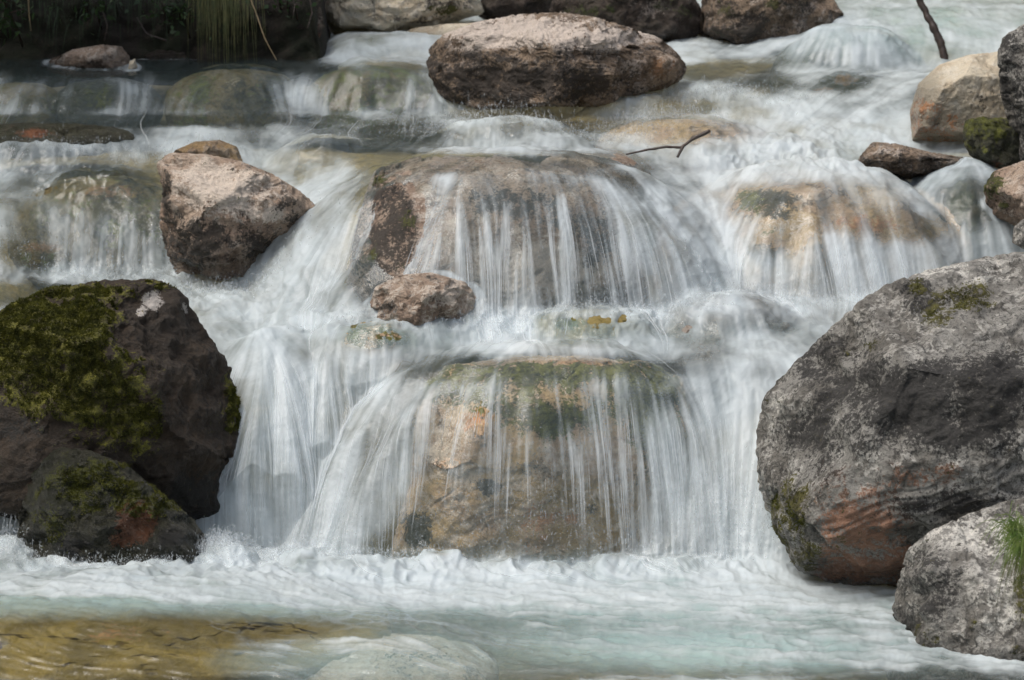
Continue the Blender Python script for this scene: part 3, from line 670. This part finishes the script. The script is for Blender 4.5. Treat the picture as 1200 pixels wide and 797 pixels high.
rock('pebble', 'small white stone leaning on the small tan rock', [(150, 82), (152, 72), (158, 69), (161, 78), (159, 86)], 11.9, .04, M_cream, 5, 42, name='stone', cat='stone')
rock('red_bank', 'dark reddish rock under the hanging grass, left of the small top fall',
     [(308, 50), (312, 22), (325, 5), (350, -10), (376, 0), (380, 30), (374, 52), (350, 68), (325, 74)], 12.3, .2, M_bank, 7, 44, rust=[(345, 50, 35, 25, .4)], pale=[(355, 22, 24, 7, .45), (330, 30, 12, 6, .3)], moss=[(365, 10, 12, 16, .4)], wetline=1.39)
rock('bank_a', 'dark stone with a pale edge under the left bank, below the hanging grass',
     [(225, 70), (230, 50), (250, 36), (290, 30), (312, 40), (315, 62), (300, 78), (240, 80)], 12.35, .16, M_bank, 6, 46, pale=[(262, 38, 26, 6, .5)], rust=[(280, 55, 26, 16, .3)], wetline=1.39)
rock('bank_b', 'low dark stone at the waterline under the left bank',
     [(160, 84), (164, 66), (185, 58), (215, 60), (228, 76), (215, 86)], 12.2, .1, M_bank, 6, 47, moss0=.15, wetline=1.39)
rock('cream', 'cream coloured boulder with orange flank, washed by water on its left',
     [(1068, 165), (1066, 130), (1076, 98), (1100, 76), (1135, 64), (1172, 60), (1195, 80), (1198, 130), (1188, 168), (1130, 180), (1080, 178)],
     11.05, .26, M_cream, 7, 51, ledge=.15, p=2.7, facets=5, amp=.6, dark0=-.3, rust0=-.15, rust=[(1082, 140, 26, 34, .42), (1115, 150, 26, 22, .32)], wet=[(1080, 130, 30, 60, 1)], dark=[(1150, 120, 5, 12, .3)])
rock('moss_block', 'dark block with green moss top, wedged below the cream boulder',
     [(1128, 160), (1132, 142), (1160, 138), (1192, 140), (1196, 190), (1180, 200), (1150, 192), (1136, 182)], 10.72, .13, M_wet, 6, 53, p=3.5, moss=[(1158, 150, 40, 14, .6), (1150, 172, 30, 14, .3)], rust=[(1165, 192, 14, 8, .3)])
rock('edge_tall', 'tall grey rock at the right edge, beside the cream boulder',
     [(1172, 110), (1168, 62), (1176, 42), (1200, 28), (1250, 20), (1300, 60), (1300, 190), (1240, 215), (1190, 196), (1182, 150)], 10.65, .25, M_grey, 7, 55, dark0=.3, dark=[(1182, 80, 14, 50, .4)], rust=[(1190, 180, 12, 10, .4)], centre=(1230, 115))
rock('edge_low', 'pinkish rock with a moss patch at the right edge, above the huge grey boulder',
     [(1156, 250), (1154, 222), (1166, 200), (1200, 188), (1250, 190), (1280, 240), (1240, 275), (1180, 262)], 10.25, .2, M_pink, 6, 57, moss=[(1164, 215, 14, 22, .55), (1176, 240, 8, 6, .5)], dark=[(1160, 238, 16, 16, .3)])
rock('edge_stone', 'small grey stone squeezed above the huge grey boulder at the right edge',
     [(1186, 285), (1188, 266), (1200, 256), (1235, 256), (1240, 290), (1200, 292)], 9.75, .12, M_grey, 6, 58)
rock('flat_grey', 'low grey-brown rock rising from the rapids, left of the moss-topped block',
     [(998, 196), (1010, 180), (1022, 166), (1050, 168), (1090, 178), (1130, 184), (1150, 188), (1150, 202), (1100, 212), (1010, 208)], 10.72, .16, M_brown, 7, 61, dark0=.2, pale=[(1035, 176, 24, 8, .35)], wetline=1.08)
# rocks the falls run over
rock('upper_fall', 'large brown and grey boulder behind the streaks of the upper fall',
     [(405, 330), (415, 270), (428, 225), (440, 200), (470, 186), (530, 181), (600, 186), (660, 196), (705, 215), (730, 260), (755, 310), (768, 375), (600, 400), (420, 390)],
     10.12, .40, M_pink, 8, 65, dark0=-.12, moss0=-.2, cover=.02, bare=[(465, 265, 42, 75, -.02), (500, 340, 30, 26, -.01)], p=3.2, facets=4, fcut=.88, amp=.8, wet0=.3,
     dark=[(470, 270, 26, 60, .5), (445, 240, 26, 50, .5), (425, 290, 20, 50, .5), (580, 235, 60, 20, .45), (640, 250, 60, 26, .4), (700, 280, 30, 40, .45), (505, 350, 30, 20, .3), (440, 330, 24, 60, .4)],
     moss=[(478, 262, 14, 20, .35), (445, 210, 20, 14, .4), (430, 300, 14, 30, .3), (470, 320, 12, 20, .2)], pale=[(620, 320, 110, 50, .6), (500, 240, 30, 30, .4), (480, 350, 30, 30, .4)], rust=[(580, 190, 60, 8, .25), (600, 290, 20, 16, .2)])
rock('foot_pink', 'small pinkish rock at the foot of the upper fall',
     [(432, 360), (440, 335), (470, 322), (505, 319), (545, 330), (562, 350), (560, 372), (500, 385), (440, 380)], 9.58, .13, M_pink, 7, 67, wet0=.25, pale0=.3, pale=[(500, 345, 40, 16, .3)], dark=[(455, 360, 16, 10, .4), (505, 326, 30, 6, .3)])
rock('lower_fall', 'large tan boulder with green algae top, behind the lower fall',
     [(452, 675), (462, 620), (480, 560), (485, 500), (500, 450), (530, 428), (600, 416), (680, 416), (760, 424), (800, 445), (812, 490), (790, 540), (770, 600), (760, 675), (600, 700)],
     9.24, .30, M_ochre, 8, 71, cover=.02, bare=[(530, 580, 42, 70, -.014), (485, 640, 34, 26, -.014), (565, 500, 20, 30, -.01)], p=3.4, facets=3, fcut=.9, amp=.75, wet0=.05, pale0=.32, dark0=-.18, moss0=-.2, rust0=-.15,
     moss=[(640, 440, 170, 18, .62), (760, 470, 55, 55, .7), (775, 540, 28, 50, .65), (530, 455, 45, 26, .6), (650, 490, 80, 34, .6), (600, 465, 80, 22, .45)],
     dark=[(690, 452, 22, 14, .5), (700, 475, 14, 20, .5), (565, 505, 14, 10, .4), (572, 570, 20, 16, .5), (490, 620, 26, 26, .7), (695, 595, 16, 12, .45), (755, 560, 14, 40, .3), (615, 540, 30, 24, .35), (740, 630, 12, 20, .4)],
     rust=[(560, 490, 24, 40, .35), (680, 428, 100, 8, .5), (640, 620, 60, 50, .28), (590, 430, 60, 10, .3)])
SG = 'rocks under the rushing water'
def sub_rock(key, label, cx, cyt, Yc, hw, ry, H, pw, mat, seed, lift=.018, k=6, **kw):
    """a rounded rock just under a hump of the water"""
    rx = hw * K * Yc / CP
    V0, F = ico(k)
    zt = CAM_H + (Yc - 0.35 * ry) * float(slope(cyt)) - lift
    xc = atx(cx, cyt, Yc); C = np.array([xc, Yc, zt - H])
    V = V0 * np.array([rx, ry, H]) * .96
    sp = (np.abs(V0) ** 2.4).sum(1) ** (1 / 2.4); V /= sp[:, None]
    Q = V + C; N = normals(V, F)
    V = V + N * (0.012 * fbm(Q * 9, seed, 3) + 0.006 * ridged(Q * 20, seed, 2) - 0.006)[:, None]
    V = under_water(V + C, lift * .8) - C if lift > .003 else V
    px, py = proj(V + C); jag = .35 * fbm(Q * 6, seed + 3, 3)
    a = {n_: np.clip(paint(px, py, kw.get(n_ + '0', 0), kw.get(n_, ())) + (jag if (kw.get(n_) or kw.get(n_ + '0')) else 0), -1, 1.3) for n_ in ('moss', 'dark', 'rust', 'pale')}
    a['wet'] = np.full(len(V), .3)
    o = mesh_obj('submerged_rock', V, F, mat, attrs=a); o.location = C
    tag(o, label, 'rock', SG); return o
sub_rock('peach', 'peach and ochre rock under the wide water sheet, above the huge grey boulder', 955, 200, 10.55, 195, .58, .38, 2.5, M_ochre, 81, pale=[(930, 260, 90, 20, .4)], dark=[(900, 232, 36, 12, .7), (915, 250, 26, 10, .6), (900, 300, 30, 20, .5), (955, 290, 20, 8, .4)], moss=[(880, 235, 18, 16, .6), (905, 268, 16, 10, .3), (850, 300, 14, 20, .4)], rust=[(1000, 262, 60, 12, .4)], k=7, lift=.012)
sub_rock('dome', 'dark rock with an ochre spot under the round hump of water at the top right', 996, 32, 12.25, 95, .28, .22, 2.6, M_green, 83, rust=[(990, 93, 18, 8, .8), (965, 106, 14, 5, .6)])
sub_rock('olv', 'olive rock under the water left of the broad brown boulder', 440, 72, 11.85, 86, .28, .18, 2.8, M_mid, 84, moss0=.35)
sub_rock('topl', 'mossy brown rock under the thin fall on the left shelf', 275, 79, 11.80, 86, .25, .17, 2.6, M_mid, 85, dark=[(320, 105, 26, 24, .4), (230, 110, 10, 20, .3)], pale=[(275, 100, 14, 14, .4), (255, 92, 20, 6, .3)], moss=[(235, 105, 14, 24, .5)], lift=.006, dark0=.12, moss0=.22)
sub_rock('topm', 'dark green rock under the shelf water, below the small tan rock', 125, 91, 11.75, 66, .2, .13, 2.4, M_wet, 86, moss=[(110, 110, 30, 20, .4)], lift=.006)
sub_rock('tope', 'tan rock under the shelf water at the left edge', 25, 92, 11.75, 56, .2, .13, 2.4, M_mid, 87, moss0=.2)
sub_rock('leftol', 'olive and tan rock under the fall left of the pinkish boulder', 120, 205, 10.78, 115, .31, .26, 2.6, M_mid, 88, rust=[(130, 225, 40, 10, .5), (50, 290, 30, 8, .5)], moss0=.2, dark0=.05, dark=[(125, 270, 14, 30, .5)], lift=.01)
sub_rock('brownb', 'brown rock just awash behind the upper fall', 690, 178, 10.75, 66, .2, .1, 2.4, M_pink, 89, lift=.003, dark=[(720, 195, 30, 8, .4)])
sub_rock('yellow', 'yellow rock under the rapids beside the forked branch', 805, 140, 11.2, 110, .28, .12, 2.2, M_ochre, 90, lift=.008)
sub_rock('ormid', 'olive rock under the ripples above the lower fall', 690, 364, 9.62, 78, .16, .10, 2.2, M_olive, 91, moss=[(665, 378, 26, 10, .5)], lift=.006)
sub_rock('brmid', 'brown rock under the broad ripple left of the huge grey boulder', 850, 350, 9.78, 100, .26, .16, 2.4, M_brown, 92, lift=.012)
sub_rock('mossmid', 'small ochre mossy rock just awash left of the lower fall', 445, 380, 9.50, 50, .12, .07, 2.2, M_ochre, 93, moss0=.35, lift=.002)
sub_rock('rightol', 'olive rock under the water beside the pinkish edge rock', 1130, 196, 10.7, 76, .38, .2, 2.5, M_green, 94, lift=.012)
sub_rock('frontpale', 'whitish rock under smooth water at the bottom edge', 430, 746, 7.88, 165, .25, .10, 2.0, M_cream, 95, lift=.035, moss=[(500, 770, 80, 6, .3)], moss0=.12)
sub_rock('frontol', 'broad olive yellow rock under clear water in the lower left', 110, 718, 8.05, 370, .53, .10, 2.0, M_olive, 96, lift=.02, rust=[(150, 745, 50, 12, .4)])
sub_rock('darkleft', 'long dark rock with a brown streak under shaded water at the left edge', 40, 146, 11.2, 120, .18, .07, 2.2, M_wet, 97, lift=-.004, rust=[(40, 156, 26, 6, .5)])
rock('corner', 'brown stone poking into the lower left corner',
     [(-30, 790), (-25, 755), (0, 752), (18, 765), (28, 785), (26, 810), (-20, 815)], 7.7, .08, M_brown, 6, 98, moss=[(10, 790, 14, 10, .5)], name='stone', cat='stone')

# white water where the stream breaks against standing rocks
col = np.zeros((NI, NJ), np.float32)
for k_, (o_, Wd, N_, F_, A_) in ROCKS.items():
    if k_ in ('upper_fall', 'lower_fall'): continue
    dz = Wd[:, 2] - water_z(Wd[:, 0], Wd[:, 1]); g = np.abs(dz) < .014
    ii = np.clip(np.interp(600 + Wd[g, 0] * CP / K / Wd[g, 1], pxs, np.arange(NI)) + .5, 0, NI - 1).astype(int)
    for a_, y_ in zip(ii, Wd[g, 1]): col[a_, min(NJ - 1, np.searchsorted(Yj[a_], y_))] = 1
col = smooth1(smooth1(col, 7, 0), 6, 1); col = np.clip(col * 9, 0, 1)
foam = np.maximum(foam, col * np.clip(.62 + .22 * Lm + .25 * lump, 0, 1) * sstep(-.2, .25, base + .3 * lump2))
water.data.attributes['foam'].data.foreach_set('value', np.ascontiguousarray(foam, np.float32).ravel())

# ------------------------------------------------------------------ BANK
def bank():
    pxl = np.linspace(-420, 400, 160); t = np.linspace(0, 1, 90)
    PXg, T = np.meshgrid(pxl, t, indexing='ij')
    Y = 12.2 + 0.25 * T + 1.6 * np.maximum(T - .25, 0) ** 1.5
    Z = 1.25 + 1.5 * T ** 1.1
    Y -= .22 * sstep(-100, -400, PXg) * 6
    fade = sstep(400, 360, PXg); Z = 1.25 + (Z - 1.25) * fade
    P = np.stack([(PXg - 600) * K * Y / CP, Y, Z], -1)
    n_ = fbm(P * 4, 40, 4); r_ = ridged(P * 9, 44, 3)
    P[..., 1] -= 0.12 * n_ + 0.04 * r_; P[..., 2] += .05 * n_
    F = grid_faces(*P.shape[:2])
    m = NT('bank_soil'); tc = m.n('ShaderNodeTexCoord').outputs['Object']
    a = m.noise(4, 5, .6, tc); b = m.noise(30, 5, .7, tc)
    c = m.mix(m.ss(.4, .6, a), (0.014, 0.010, 0.006), (0.012, 0.014, 0.004)); c = m.mix(m.math('MULTIPLY', m.ss(.55, .68, b), .6), c, (0.045, 0.03, 0.02))  # soil kept near black: the bank's shade is put into its colour
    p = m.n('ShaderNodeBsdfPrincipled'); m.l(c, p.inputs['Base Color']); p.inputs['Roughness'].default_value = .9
    m.l(m.bump(b, 1, .02), p.inputs['Normal']); m.l(p.outputs[0], m.out.inputs[0])
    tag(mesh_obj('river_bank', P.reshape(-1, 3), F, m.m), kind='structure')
    return m.m
SOIL = bank()
# far ground: wooded slope closing the valley behind and beside the stream
def hills():
    g = np.linspace(-60, 60, 90); h = np.linspace(-20, 90, 80)
    X, Y = np.meshgrid(g, h, indexing='ij')
    side = np.maximum(np.abs(X) - 3.4 - .12 * np.abs(Y - 9), 0)
    Z = -0.75 + np.maximum(Y - 14.3, 0) * .16 + np.maximum(Y - 16, 0) * 1.0 + np.minimum(side * .8, 16) + 0.5 * fbm(np.stack([X, Y, X * 0], -1) * .2, 60, 4) * np.minimum(side, 2)
    Z = Z + sstep(14.3, 16, Y) * 1.6 + np.where((Y > 6.4) & (Y <= 16), np.interp(Y, [6.4, 9, 14.4, 16], [0, .1, 1.1, 1.3]) * sstep(0.1, 1.2, side), 0)
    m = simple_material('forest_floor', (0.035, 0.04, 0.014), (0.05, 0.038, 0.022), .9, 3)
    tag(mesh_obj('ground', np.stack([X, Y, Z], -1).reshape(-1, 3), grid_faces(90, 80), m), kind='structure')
hills()

# ------------------------------------------------------------------ PLANTS, STICKS
M_GRASS = simple_material('green_grass', (0.10, 0.18, 0.03), (0.20, 0.25, 0.07), .5, 40, translucent=.3)
M_DRY = simple_material('dry_grass', (0.16, 0.15, 0.05), (0.07, 0.09, 0.025), .6, 20, translucent=.2)
M_LEAF = simple_material('dark_leaves', (0.014, 0.034, 0.008), (0.03, 0.06, 0.015), .5, 12, translucent=.3)
M_TWIG = simple_material('wet_twig', (0.022, 0.014, 0.010), (0.045, 0.028, 0.02), .5, 60, bump=.004)
M_MOSS = simple_material('moss_tufts', (0.10, 0.10, 0.010), (0.04, 0.045, 0.006), .9, 35, translucent=.3)
rg = np.random.RandomState(3)
def grass(name, label, root_fn, n, length, fall, width, mat, spread, lean=(0, 0, 0), cat='grass tuft'):
    L = 9; t = np.linspace(0, 1, L)[None, :, None]
    roots = root_fn(n); ang = rg.uniform(0, 2 * math.pi, n)
    out = np.stack([np.cos(ang), np.sin(ang), np.zeros(n)], 1) * rg.uniform(.1, 1, (n, 1)) * spread + np.array(lean)
    ln = rg.uniform(.5, 1.1, (n, 1, 1)) * length
    up = np.zeros((n, 1, 3)); up[..., 2] = rg.uniform(.6, 1.1, (n, 1))
    dirv = out[:, None, :]
    P = roots[:, None, :] + ln * (dirv * t + up * t * (1 - 0) * .8 - np.array([0, 0, 1.0]) * fall * rg.uniform(.6, 1.3, (n, 1, 1)) * t ** 2)
    wd = width * (1 - t[..., 0] ** 2 * .9) * rg.uniform(.6, 1.2, (n, 1))
    V, F = ribbons(P, np.broadcast_to(wd, (n, L)))
    return tag(mesh_obj(name, V, F, mat), label, cat)
def roots_at(pts, jit):
    pts = np.array(pts)
    return lambda n: pts[rg.randint(0, len(pts), n)] + rg.normal(size=(n, 3)) * np.array(jit)
grass('grass_tuft', 'green grass tuft on the pale grey corner boulder at the right edge', roots_at([at(1190, 625, 7.66), at(1203, 642, 7.62)], (.012, .010, .02)), 320, .19, .95, .0024, M_GRASS, .55, (-.12, -.25, 0))
grass('grass_tuft', 'straw coloured grass hanging below the green tuft at the right edge', roots_at([at(1200, 650, 7.66)], (.012, .012, .02)), 70, .16, 1.6, .0018, M_DRY, .35, (-.25, -.3, 0))
grass('hanging_grass', 'pale green grass hanging from the dark bank near its right end', roots_at([at(240, -12, 12.1), at(262, -12, 12.1), at(285, -10, 12.1), at(252, -15, 12.12)], (.04, .03, .02)), 240, .22, 1.9, .003, M_DRY, .25, (0, -.25, 0), cat='hanging grass')
grass('hanging_grass', 'dark grass hanging from the bank above the small tan rock', roots_at([at(a, -14, 12.05) for a in (150, 175, 200, 225)], (.06, .04, .02)), 90, .16, 1.8, .0025, M_LEAF, .3, (0, -.25, 0), cat='hanging grass')
grass('bank_grass', 'dim green grass over the bank at the far left', roots_at([at(a, b, 12.0) for a in (30, 60, 95, 130) for b in (-20, 5)], (.08, .05, .05)), 160, .14, 1.5, .003, M_LEAF, .4, (0, -.25, 0), cat='grass')
# dry stems
def stem(label, pts, r, name='dry_stem', cat='stem', mat=None):
    P = np.array([at(*q) for q in pts]); n = 30
    tt = np.linspace(0, len(P) - 1, n); S = np.stack([np.interp(tt, range(len(P)), P[:, k]) for k in range(3)], 1); S = smooth1(S, 2, 0)
    S += rg.normal(size=S.shape) * r * .15
    V, F = tube(S, np.linspace(r, r * .6, n), 8)
    return tag(mesh_obj(name, V, F, mat or M_TWIG), label, cat)
M_STRAW = simple_material('straw', (0.30, 0.22, 0.12), (0.2, 0.15, 0.08), .7)
stem('long straw coloured stem arching from the bank to the water', [(290, -10, 12.0), (300, 15, 11.95), (310, 45, 11.9), (325, 72, 11.88)], .0028, mat=M_STRAW)
stem('short upright pale stem on the dark bank at the far left', [(33, -8, 12.0), (34, 15, 12.0), (36, 37, 12.0)], .0035, mat=M_STRAW)
def branch(label, main, forks, name='branch'):
    P = np.array([at(*q[:3]) for q in main]); rr = np.array([q[3] for q in main])
    n = 40; tt = np.linspace(0, len(P) - 1, n); S = np.stack([np.interp(tt, range(len(P)), P[:, k]) for k in range(3)], 1)
    S = S + .3 * rr.mean() * np.stack([noise3(S * 40, 1), noise3(S * 40, 2), noise3(S * 40, 3)], 1)
    rad = np.interp(tt, range(len(P)), rr) * (1 + .25 * noise3(S * 60, 5))
    parts = [tube(S, rad, 10)]
    for f in forks:
        Q = np.array([at(*q[:3]) for q in f]); fr = np.array([q[3] for q in f]); t2 = np.linspace(0, len(Q) - 1, 14)
        parts.append(tube(np.stack([np.interp(t2, range(len(Q)), Q[:, k]) for k in range(3)], 1), np.interp(t2, range(len(Q)), fr), 8))
    V, F = merge(parts)
    return tag(mesh_obj(name, V, F, M_TWIG), label, 'branch')
branch('thin forked dark branch reaching out of the rapids in midstream', [(733, 181, 10.7, .003), (757, 176, 10.7, .0045), (780, 172, 10.7, .005), (798, 173, 10.7, .006), (812, 163, 10.7, .007), (832, 153, 10.7, .007)],
       [[(801, 171, 10.7, .006), (797, 178, 10.68, .006), (794, 184, 10.66, .005)]])
branch('thick dark stick standing in the rapids at the top right', [(1068, -22, 12.15, .012), (1078, 2, 12.15, .014), (1092, 28, 12.12, .016), (1102, 50, 12.1, .017), (1108, 74, 12.08, .016)], [])
# leafy shrub at the top left corner
def leaves(label, cells, n, size, mat, name='leafy_shrub', cat='shrub'):
    V, F = [], []
    c = np.array([at(*q) for q in cells])
    P = c[rg.randint(0, len(c), n)] + rg.normal(size=(n, 3)) * np.array([.05, .05, .04])
    a = rg.normal(size=(n, 3)); a[:, 2] -= .4; a /= np.linalg.norm(a, axis=1)[:, None]
    b = np.cross(a, rg.normal(size=(n, 3))); b /= np.linalg.norm(b, axis=1)[:, None]
    s = rg.uniform(.5, 1.2, (n, 1)) * size
    cup = np.cross(a, b)
    V = np.stack([P, P + a * s * .35 + b * s * .28 - cup * s * .05, P + a * s, P + a * s * .35 - b * s * .28 - cup * s * .05], 1).reshape(-1, 3)
    F = np.arange(n * 4).reshape(-1, 4)
    o = mesh_obj(name, V, F, mat, smooth=False)
    root = tag(o, label, cat)
    tw = [tube(np.array([c[i] + np.array([0, .2, -.1]), c[i] + np.array([0, .05, 0.]), c[i] + rg.normal(size=3) * .04]), [.006, .004, .002], 6) for i in range(len(c))]
    Vt, Ft = merge(tw); mesh_obj('twig', Vt, Ft, M_TWIG, parent=o)
    return o
leaves('green leafy sprig hanging in the top left corner', [(2, 0, 11.9), (10, 16, 11.88), (16, 30, 11.9), (-10, 20, 11.9), (-30, 5, 11.9)], 120, .05, M_LEAF)
leaves('small leafy sprig growing above the dark reddish bank rock', [(335, -2, 12.05), (345, 6, 12.05), (325, -8, 12.05)], 60, .03, M_LEAF)

leaves('dim leafy plant leaning over the dark bank above the small tan rock', [(95, -4, 12.0), (110, 8, 11.98), (130, -6, 12.0)], 90, .035, M_LEAF)
leaves('dim leafy plant on the bank between the two clumps of hanging grass', [(205, 2, 12.0), (190, 14, 12.0), (215, 20, 12.0)], 90, .03, M_LEAF)
for i_, lb in enumerate(['thin root dangling at the right end of the dark bank', 'bent root crossing the dark bank above the water', 'short root hanging under the dark leafy plant']):
    stem(lb, [[(362, -6, 12.02), (366, 14, 12.0), (360, 34, 11.98)], [(196, 48, 12.0), (172, 40, 12.0), (160, 20, 12.02)], [(120, 12, 12.0), (126, 30, 11.98), (122, 48, 11.98)]][i_], .004, name='root', cat='root')

# tree leaning over the left bank: shades the upper left of the stream
def bank_tree(cx, cy, cz):
    root = bpy.data.objects.new('bank_tree', None); COL.objects.link(root)
    tag(root, 'leafy tree leaning over the dark left bank and shading the shelf below it', 'tree')
    r_ = np.random.RandomState(21)
    tr_ = np.array([(cx - 1.0, cy + 1.5, 1.2), (cx - .9, cy + 1.2, 2.0), (cx - .5, cy + .7, 2.8), (cx - .1, cy + .2, 3.3), (cx + .3, cy, 3.7)])
    parts = [tube(tr_, [.13, .11, .09, .06, .03], 10)]
    cl = np.array([cx, cy, cz]) + r_.normal(size=(46, 3)) * np.array([.62, .55, .2])
    for c_ in cl: parts.append(tube(np.array([tr_[2 + r_.randint(0, 3)], c_ * .5 + tr_[3] * .5 + np.array([0, 0, .1]), c_]), [.025, .014, .005], 6))
    V, F = merge(parts); mesh_obj('trunk', V, F, M_TWIG, parent=root)
    n = 9000; P = cl[r_.randint(0, len(cl), n)] + r_.normal(size=(n, 3)) * .13
    a = r_.normal(size=(n, 3)); a /= np.linalg.norm(a, axis=1)[:, None]; b = np.cross(a, r_.normal(size=(n, 3))); b /= np.linalg.norm(b, axis=1)[:, None]
    s_ = r_.uniform(.04, .08, (n, 1))
    V = np.stack([P, P + a * s_ * .4 + b * s_ * .3, P + a * s_, P + a * s_ * .4 - b * s_ * .3], 1).reshape(-1, 3)
    mesh_obj('crown', V, np.arange(n * 4).reshape(-1, 4), M_LEAF, parent=root, smooth=False)
bank_tree(-2.55, 11.9, 3.15)

# moss cushions as real tufts on the big mossy boulder and its neighbours
def moss_part(key, n, size, seed, lo=.38):
    o, Wd, N, F, A = ROCKS[key]
    r = np.random.RandomState(seed)
    fi = r.randint(0, len(F), n * 8); bw = r.dirichlet((1, 1, 1), len(fi))
    Pm = (Wd[F[fi]] * bw[..., None]).sum(1); Nm = (N[F[fi]] * bw[..., None]).sum(1); mm = (A['moss'][F[fi]] * bw).sum(1)
    mm = mm + .45 * fbm(Pm * 24, 77, 3)
    ok = (mm > lo) & (Nm[:, 1] < .35); Pm, Nm = Pm[ok][:n], Nm[ok][:n]; n = len(Pm)
    if n == 0: return
    a = Nm + r.normal(size=(n, 3)) * .7; a /= np.linalg.norm(a, axis=1)[:, None]
    b = np.cross(a, r.normal(size=(n, 3))); b /= np.linalg.norm(b, axis=1)[:, None]
    s = r.uniform(.5, 1.4, (n, 1)) * size
    V = np.stack([Pm - b * s * .3 - Nm * .002, Pm + b * s * .3 - Nm * .002, Pm + a * s], 1).reshape(-1, 3) - np.array(o.location)
    mesh_obj('moss', V, np.arange(n * 3).reshape(-1, 3), M_MOSS, parent=o, smooth=False)
moss_part('moss_big', 60000, .008, 1)
moss_part('wet_small', 9000, .006, 2)
moss_part('big_grey', 14000, .007, 3, .42)
moss_part('front_grey', 6000, .007, 4, .42)

# ------------------------------------------------------------------ FALLING STRANDS AND SPRAY
def gsamp(A, I, J):
    i = np.clip(I, 0, NI - 1.001); j = np.clip(J, 0, NJ - 1.001); a = i.astype(int); b = j.astype(int); fi_, fj_ = i - a, j - b
    if A.ndim == 3: fi_, fj_ = fi_[..., None], fj_[..., None]
    return A[a, b] * (1 - fi_) * (1 - fj_) + A[a + 1, b] * fi_ * (1 - fj_) + A[a, b + 1] * (1 - fi_) * fj_ + A[a + 1, b + 1] * fi_ * fj_
def pick(n, weight, seed):
    r = np.random.RandomState(seed); w_ = (weight).ravel(); w_ = w_ / w_.sum()
    k = r.choice(len(w_), n, p=w_); return k // NJ + r.rand(n), k % NJ + r.rand(n), r
def strands(name, n, weight, L, step, lift, width, alpha, seed, mat):
    I, J, r = pick(n, weight, seed)
    pts = []
    ph = r.rand(n) * lift
    for k in range(L):
        pts.append(gsamp(PW, I, J) + gsamp(Nn, I, J) * NS * (0.001 + ph * math.sin(math.pi * (k + .5) / L))[:, None])
        I = I + step * gsamp(ui, I, J); J = J + step * gsamp(uj, I, J)
    P = np.stack(pts, 1); T = np.sin(np.linspace(0.02, math.pi - .02, L))[None]
    wd = width * r.uniform(.5, 1.5, (n, 1)) * (0.3 + .7 * T)
    V, F = ribbons(P, wd)
    al = np.repeat((alpha * r.uniform(.3, 1.0, (n, 1)) * T), 2, axis=1)
    tag(mesh_obj(name, V, F, mat, attrs={'alpha': al}), kind='stuff')
SPR = spray_material()
inside = (PX > -30) & (PX < 1230) & (PY > 20) & (PY < 690)
curt = paint(PX, PY, .25, [(600, 260, 170, 90, 1.6), (640, 520, 190, 130, 1.3), (430, 105, 90, 30, 1), (150, 110, 250, 30, 1), (950, 290, 150, 40, 1), (380, 480, 120, 140, 1)])
strands('falling_water', 2200, steep * inside * np.maximum(curt - .3, 0) * (foam > .2), 16, 4.0, .006, .0020, .4, 5, SPR)

# splash fringes where falls land: many tiny arcs thrown up
def splash(name, lines, n, hgt, seed):
    r = np.random.RandomState(seed); Ps = []
    lines = np.array(lines, float)
    k = r.randint(0, len(lines), n); l = lines[k]
    px = l[:, 0] + r.normal(size=n) * l[:, 2]; py = l[:, 1] + r.normal(size=n) * l[:, 3]
    x0 = (px - 600) * K * l[:, 4] / CP; Y = l[:, 4] + r.normal(size=n) * .04
    z0 = water_z(x0, Y)
    L = 6; t = np.linspace(0, 1, L)[None, :]
    v = np.abs(r.normal(size=(n, 1))) * hgt * l[:, 5:6]; dxy = r.normal(size=(n, 2)) * hgt * .8; s0 = r.rand(n, 1) * .7; ds = r.uniform(.1, .3, (n, 1))
    tt = s0 + ds * t
    P = np.stack([x0[:, None] + dxy[:, :1] * tt, Y[:, None] + dxy[:, 1:] * tt * .6, z0[:, None] + .004 + v * 4 * tt * (1 - tt)], -1)
    T = np.sin(np.linspace(0.05, math.pi - .05, L))[None]
    wd = r.uniform(.001, .005, (n, 1)) * (.4 + .6 * T)
    V, F = ribbons(P, np.broadcast_to(wd, (n, L)))
    al = np.repeat(np.broadcast_to(r.uniform(.08, .45, (n, 1)) * T, (n, L)), 2, axis=1)
    tag(mesh_obj(name, V, F, SPR, attrs={'alpha': al}), kind='stuff')
splash('spray', [(15, 645, 30, 0, 8.82, 1.1), (250, 648, 26, 0, 8.76, 1.0), (90, 650, 60, 0, 8.68, .7), (190, 650, 40, 0, 8.7, .7), (250, 650, 20, 0, 8.8, 1.), (340, 655, 50, 0, 8.95, 1.), (430, 655, 60, 0, 8.86, .9), (560, 655, 60, 0, 8.84, .8), (700, 660, 70, 0, 8.86, .9), (850, 662, 50, 0, 8.9, 1.5),
                 (20, 500, 40, 0, 9.2, 2), (520, 370, 60, 0, 9.58, .8), (620, 365, 80, 0, 9.6, .8), (750, 360, 60, 0, 9.7, .8), (120, 315, 80, 0, 10.3, 1), (250, 320, 60, 0, 10.1, 1), (940, 335, 80, 0, 9.9, 1),
                 (760, 120, 50, 0, 11.2, 1.2), (850, 110, 50, 0, 11.5, 1), (100, 185, 80, 0, 11.0, 1), (540, 150, 50, 0, 11.1, 1.2), (700, 160, 60, 0, 11., 1)], 30000, .028, 9)
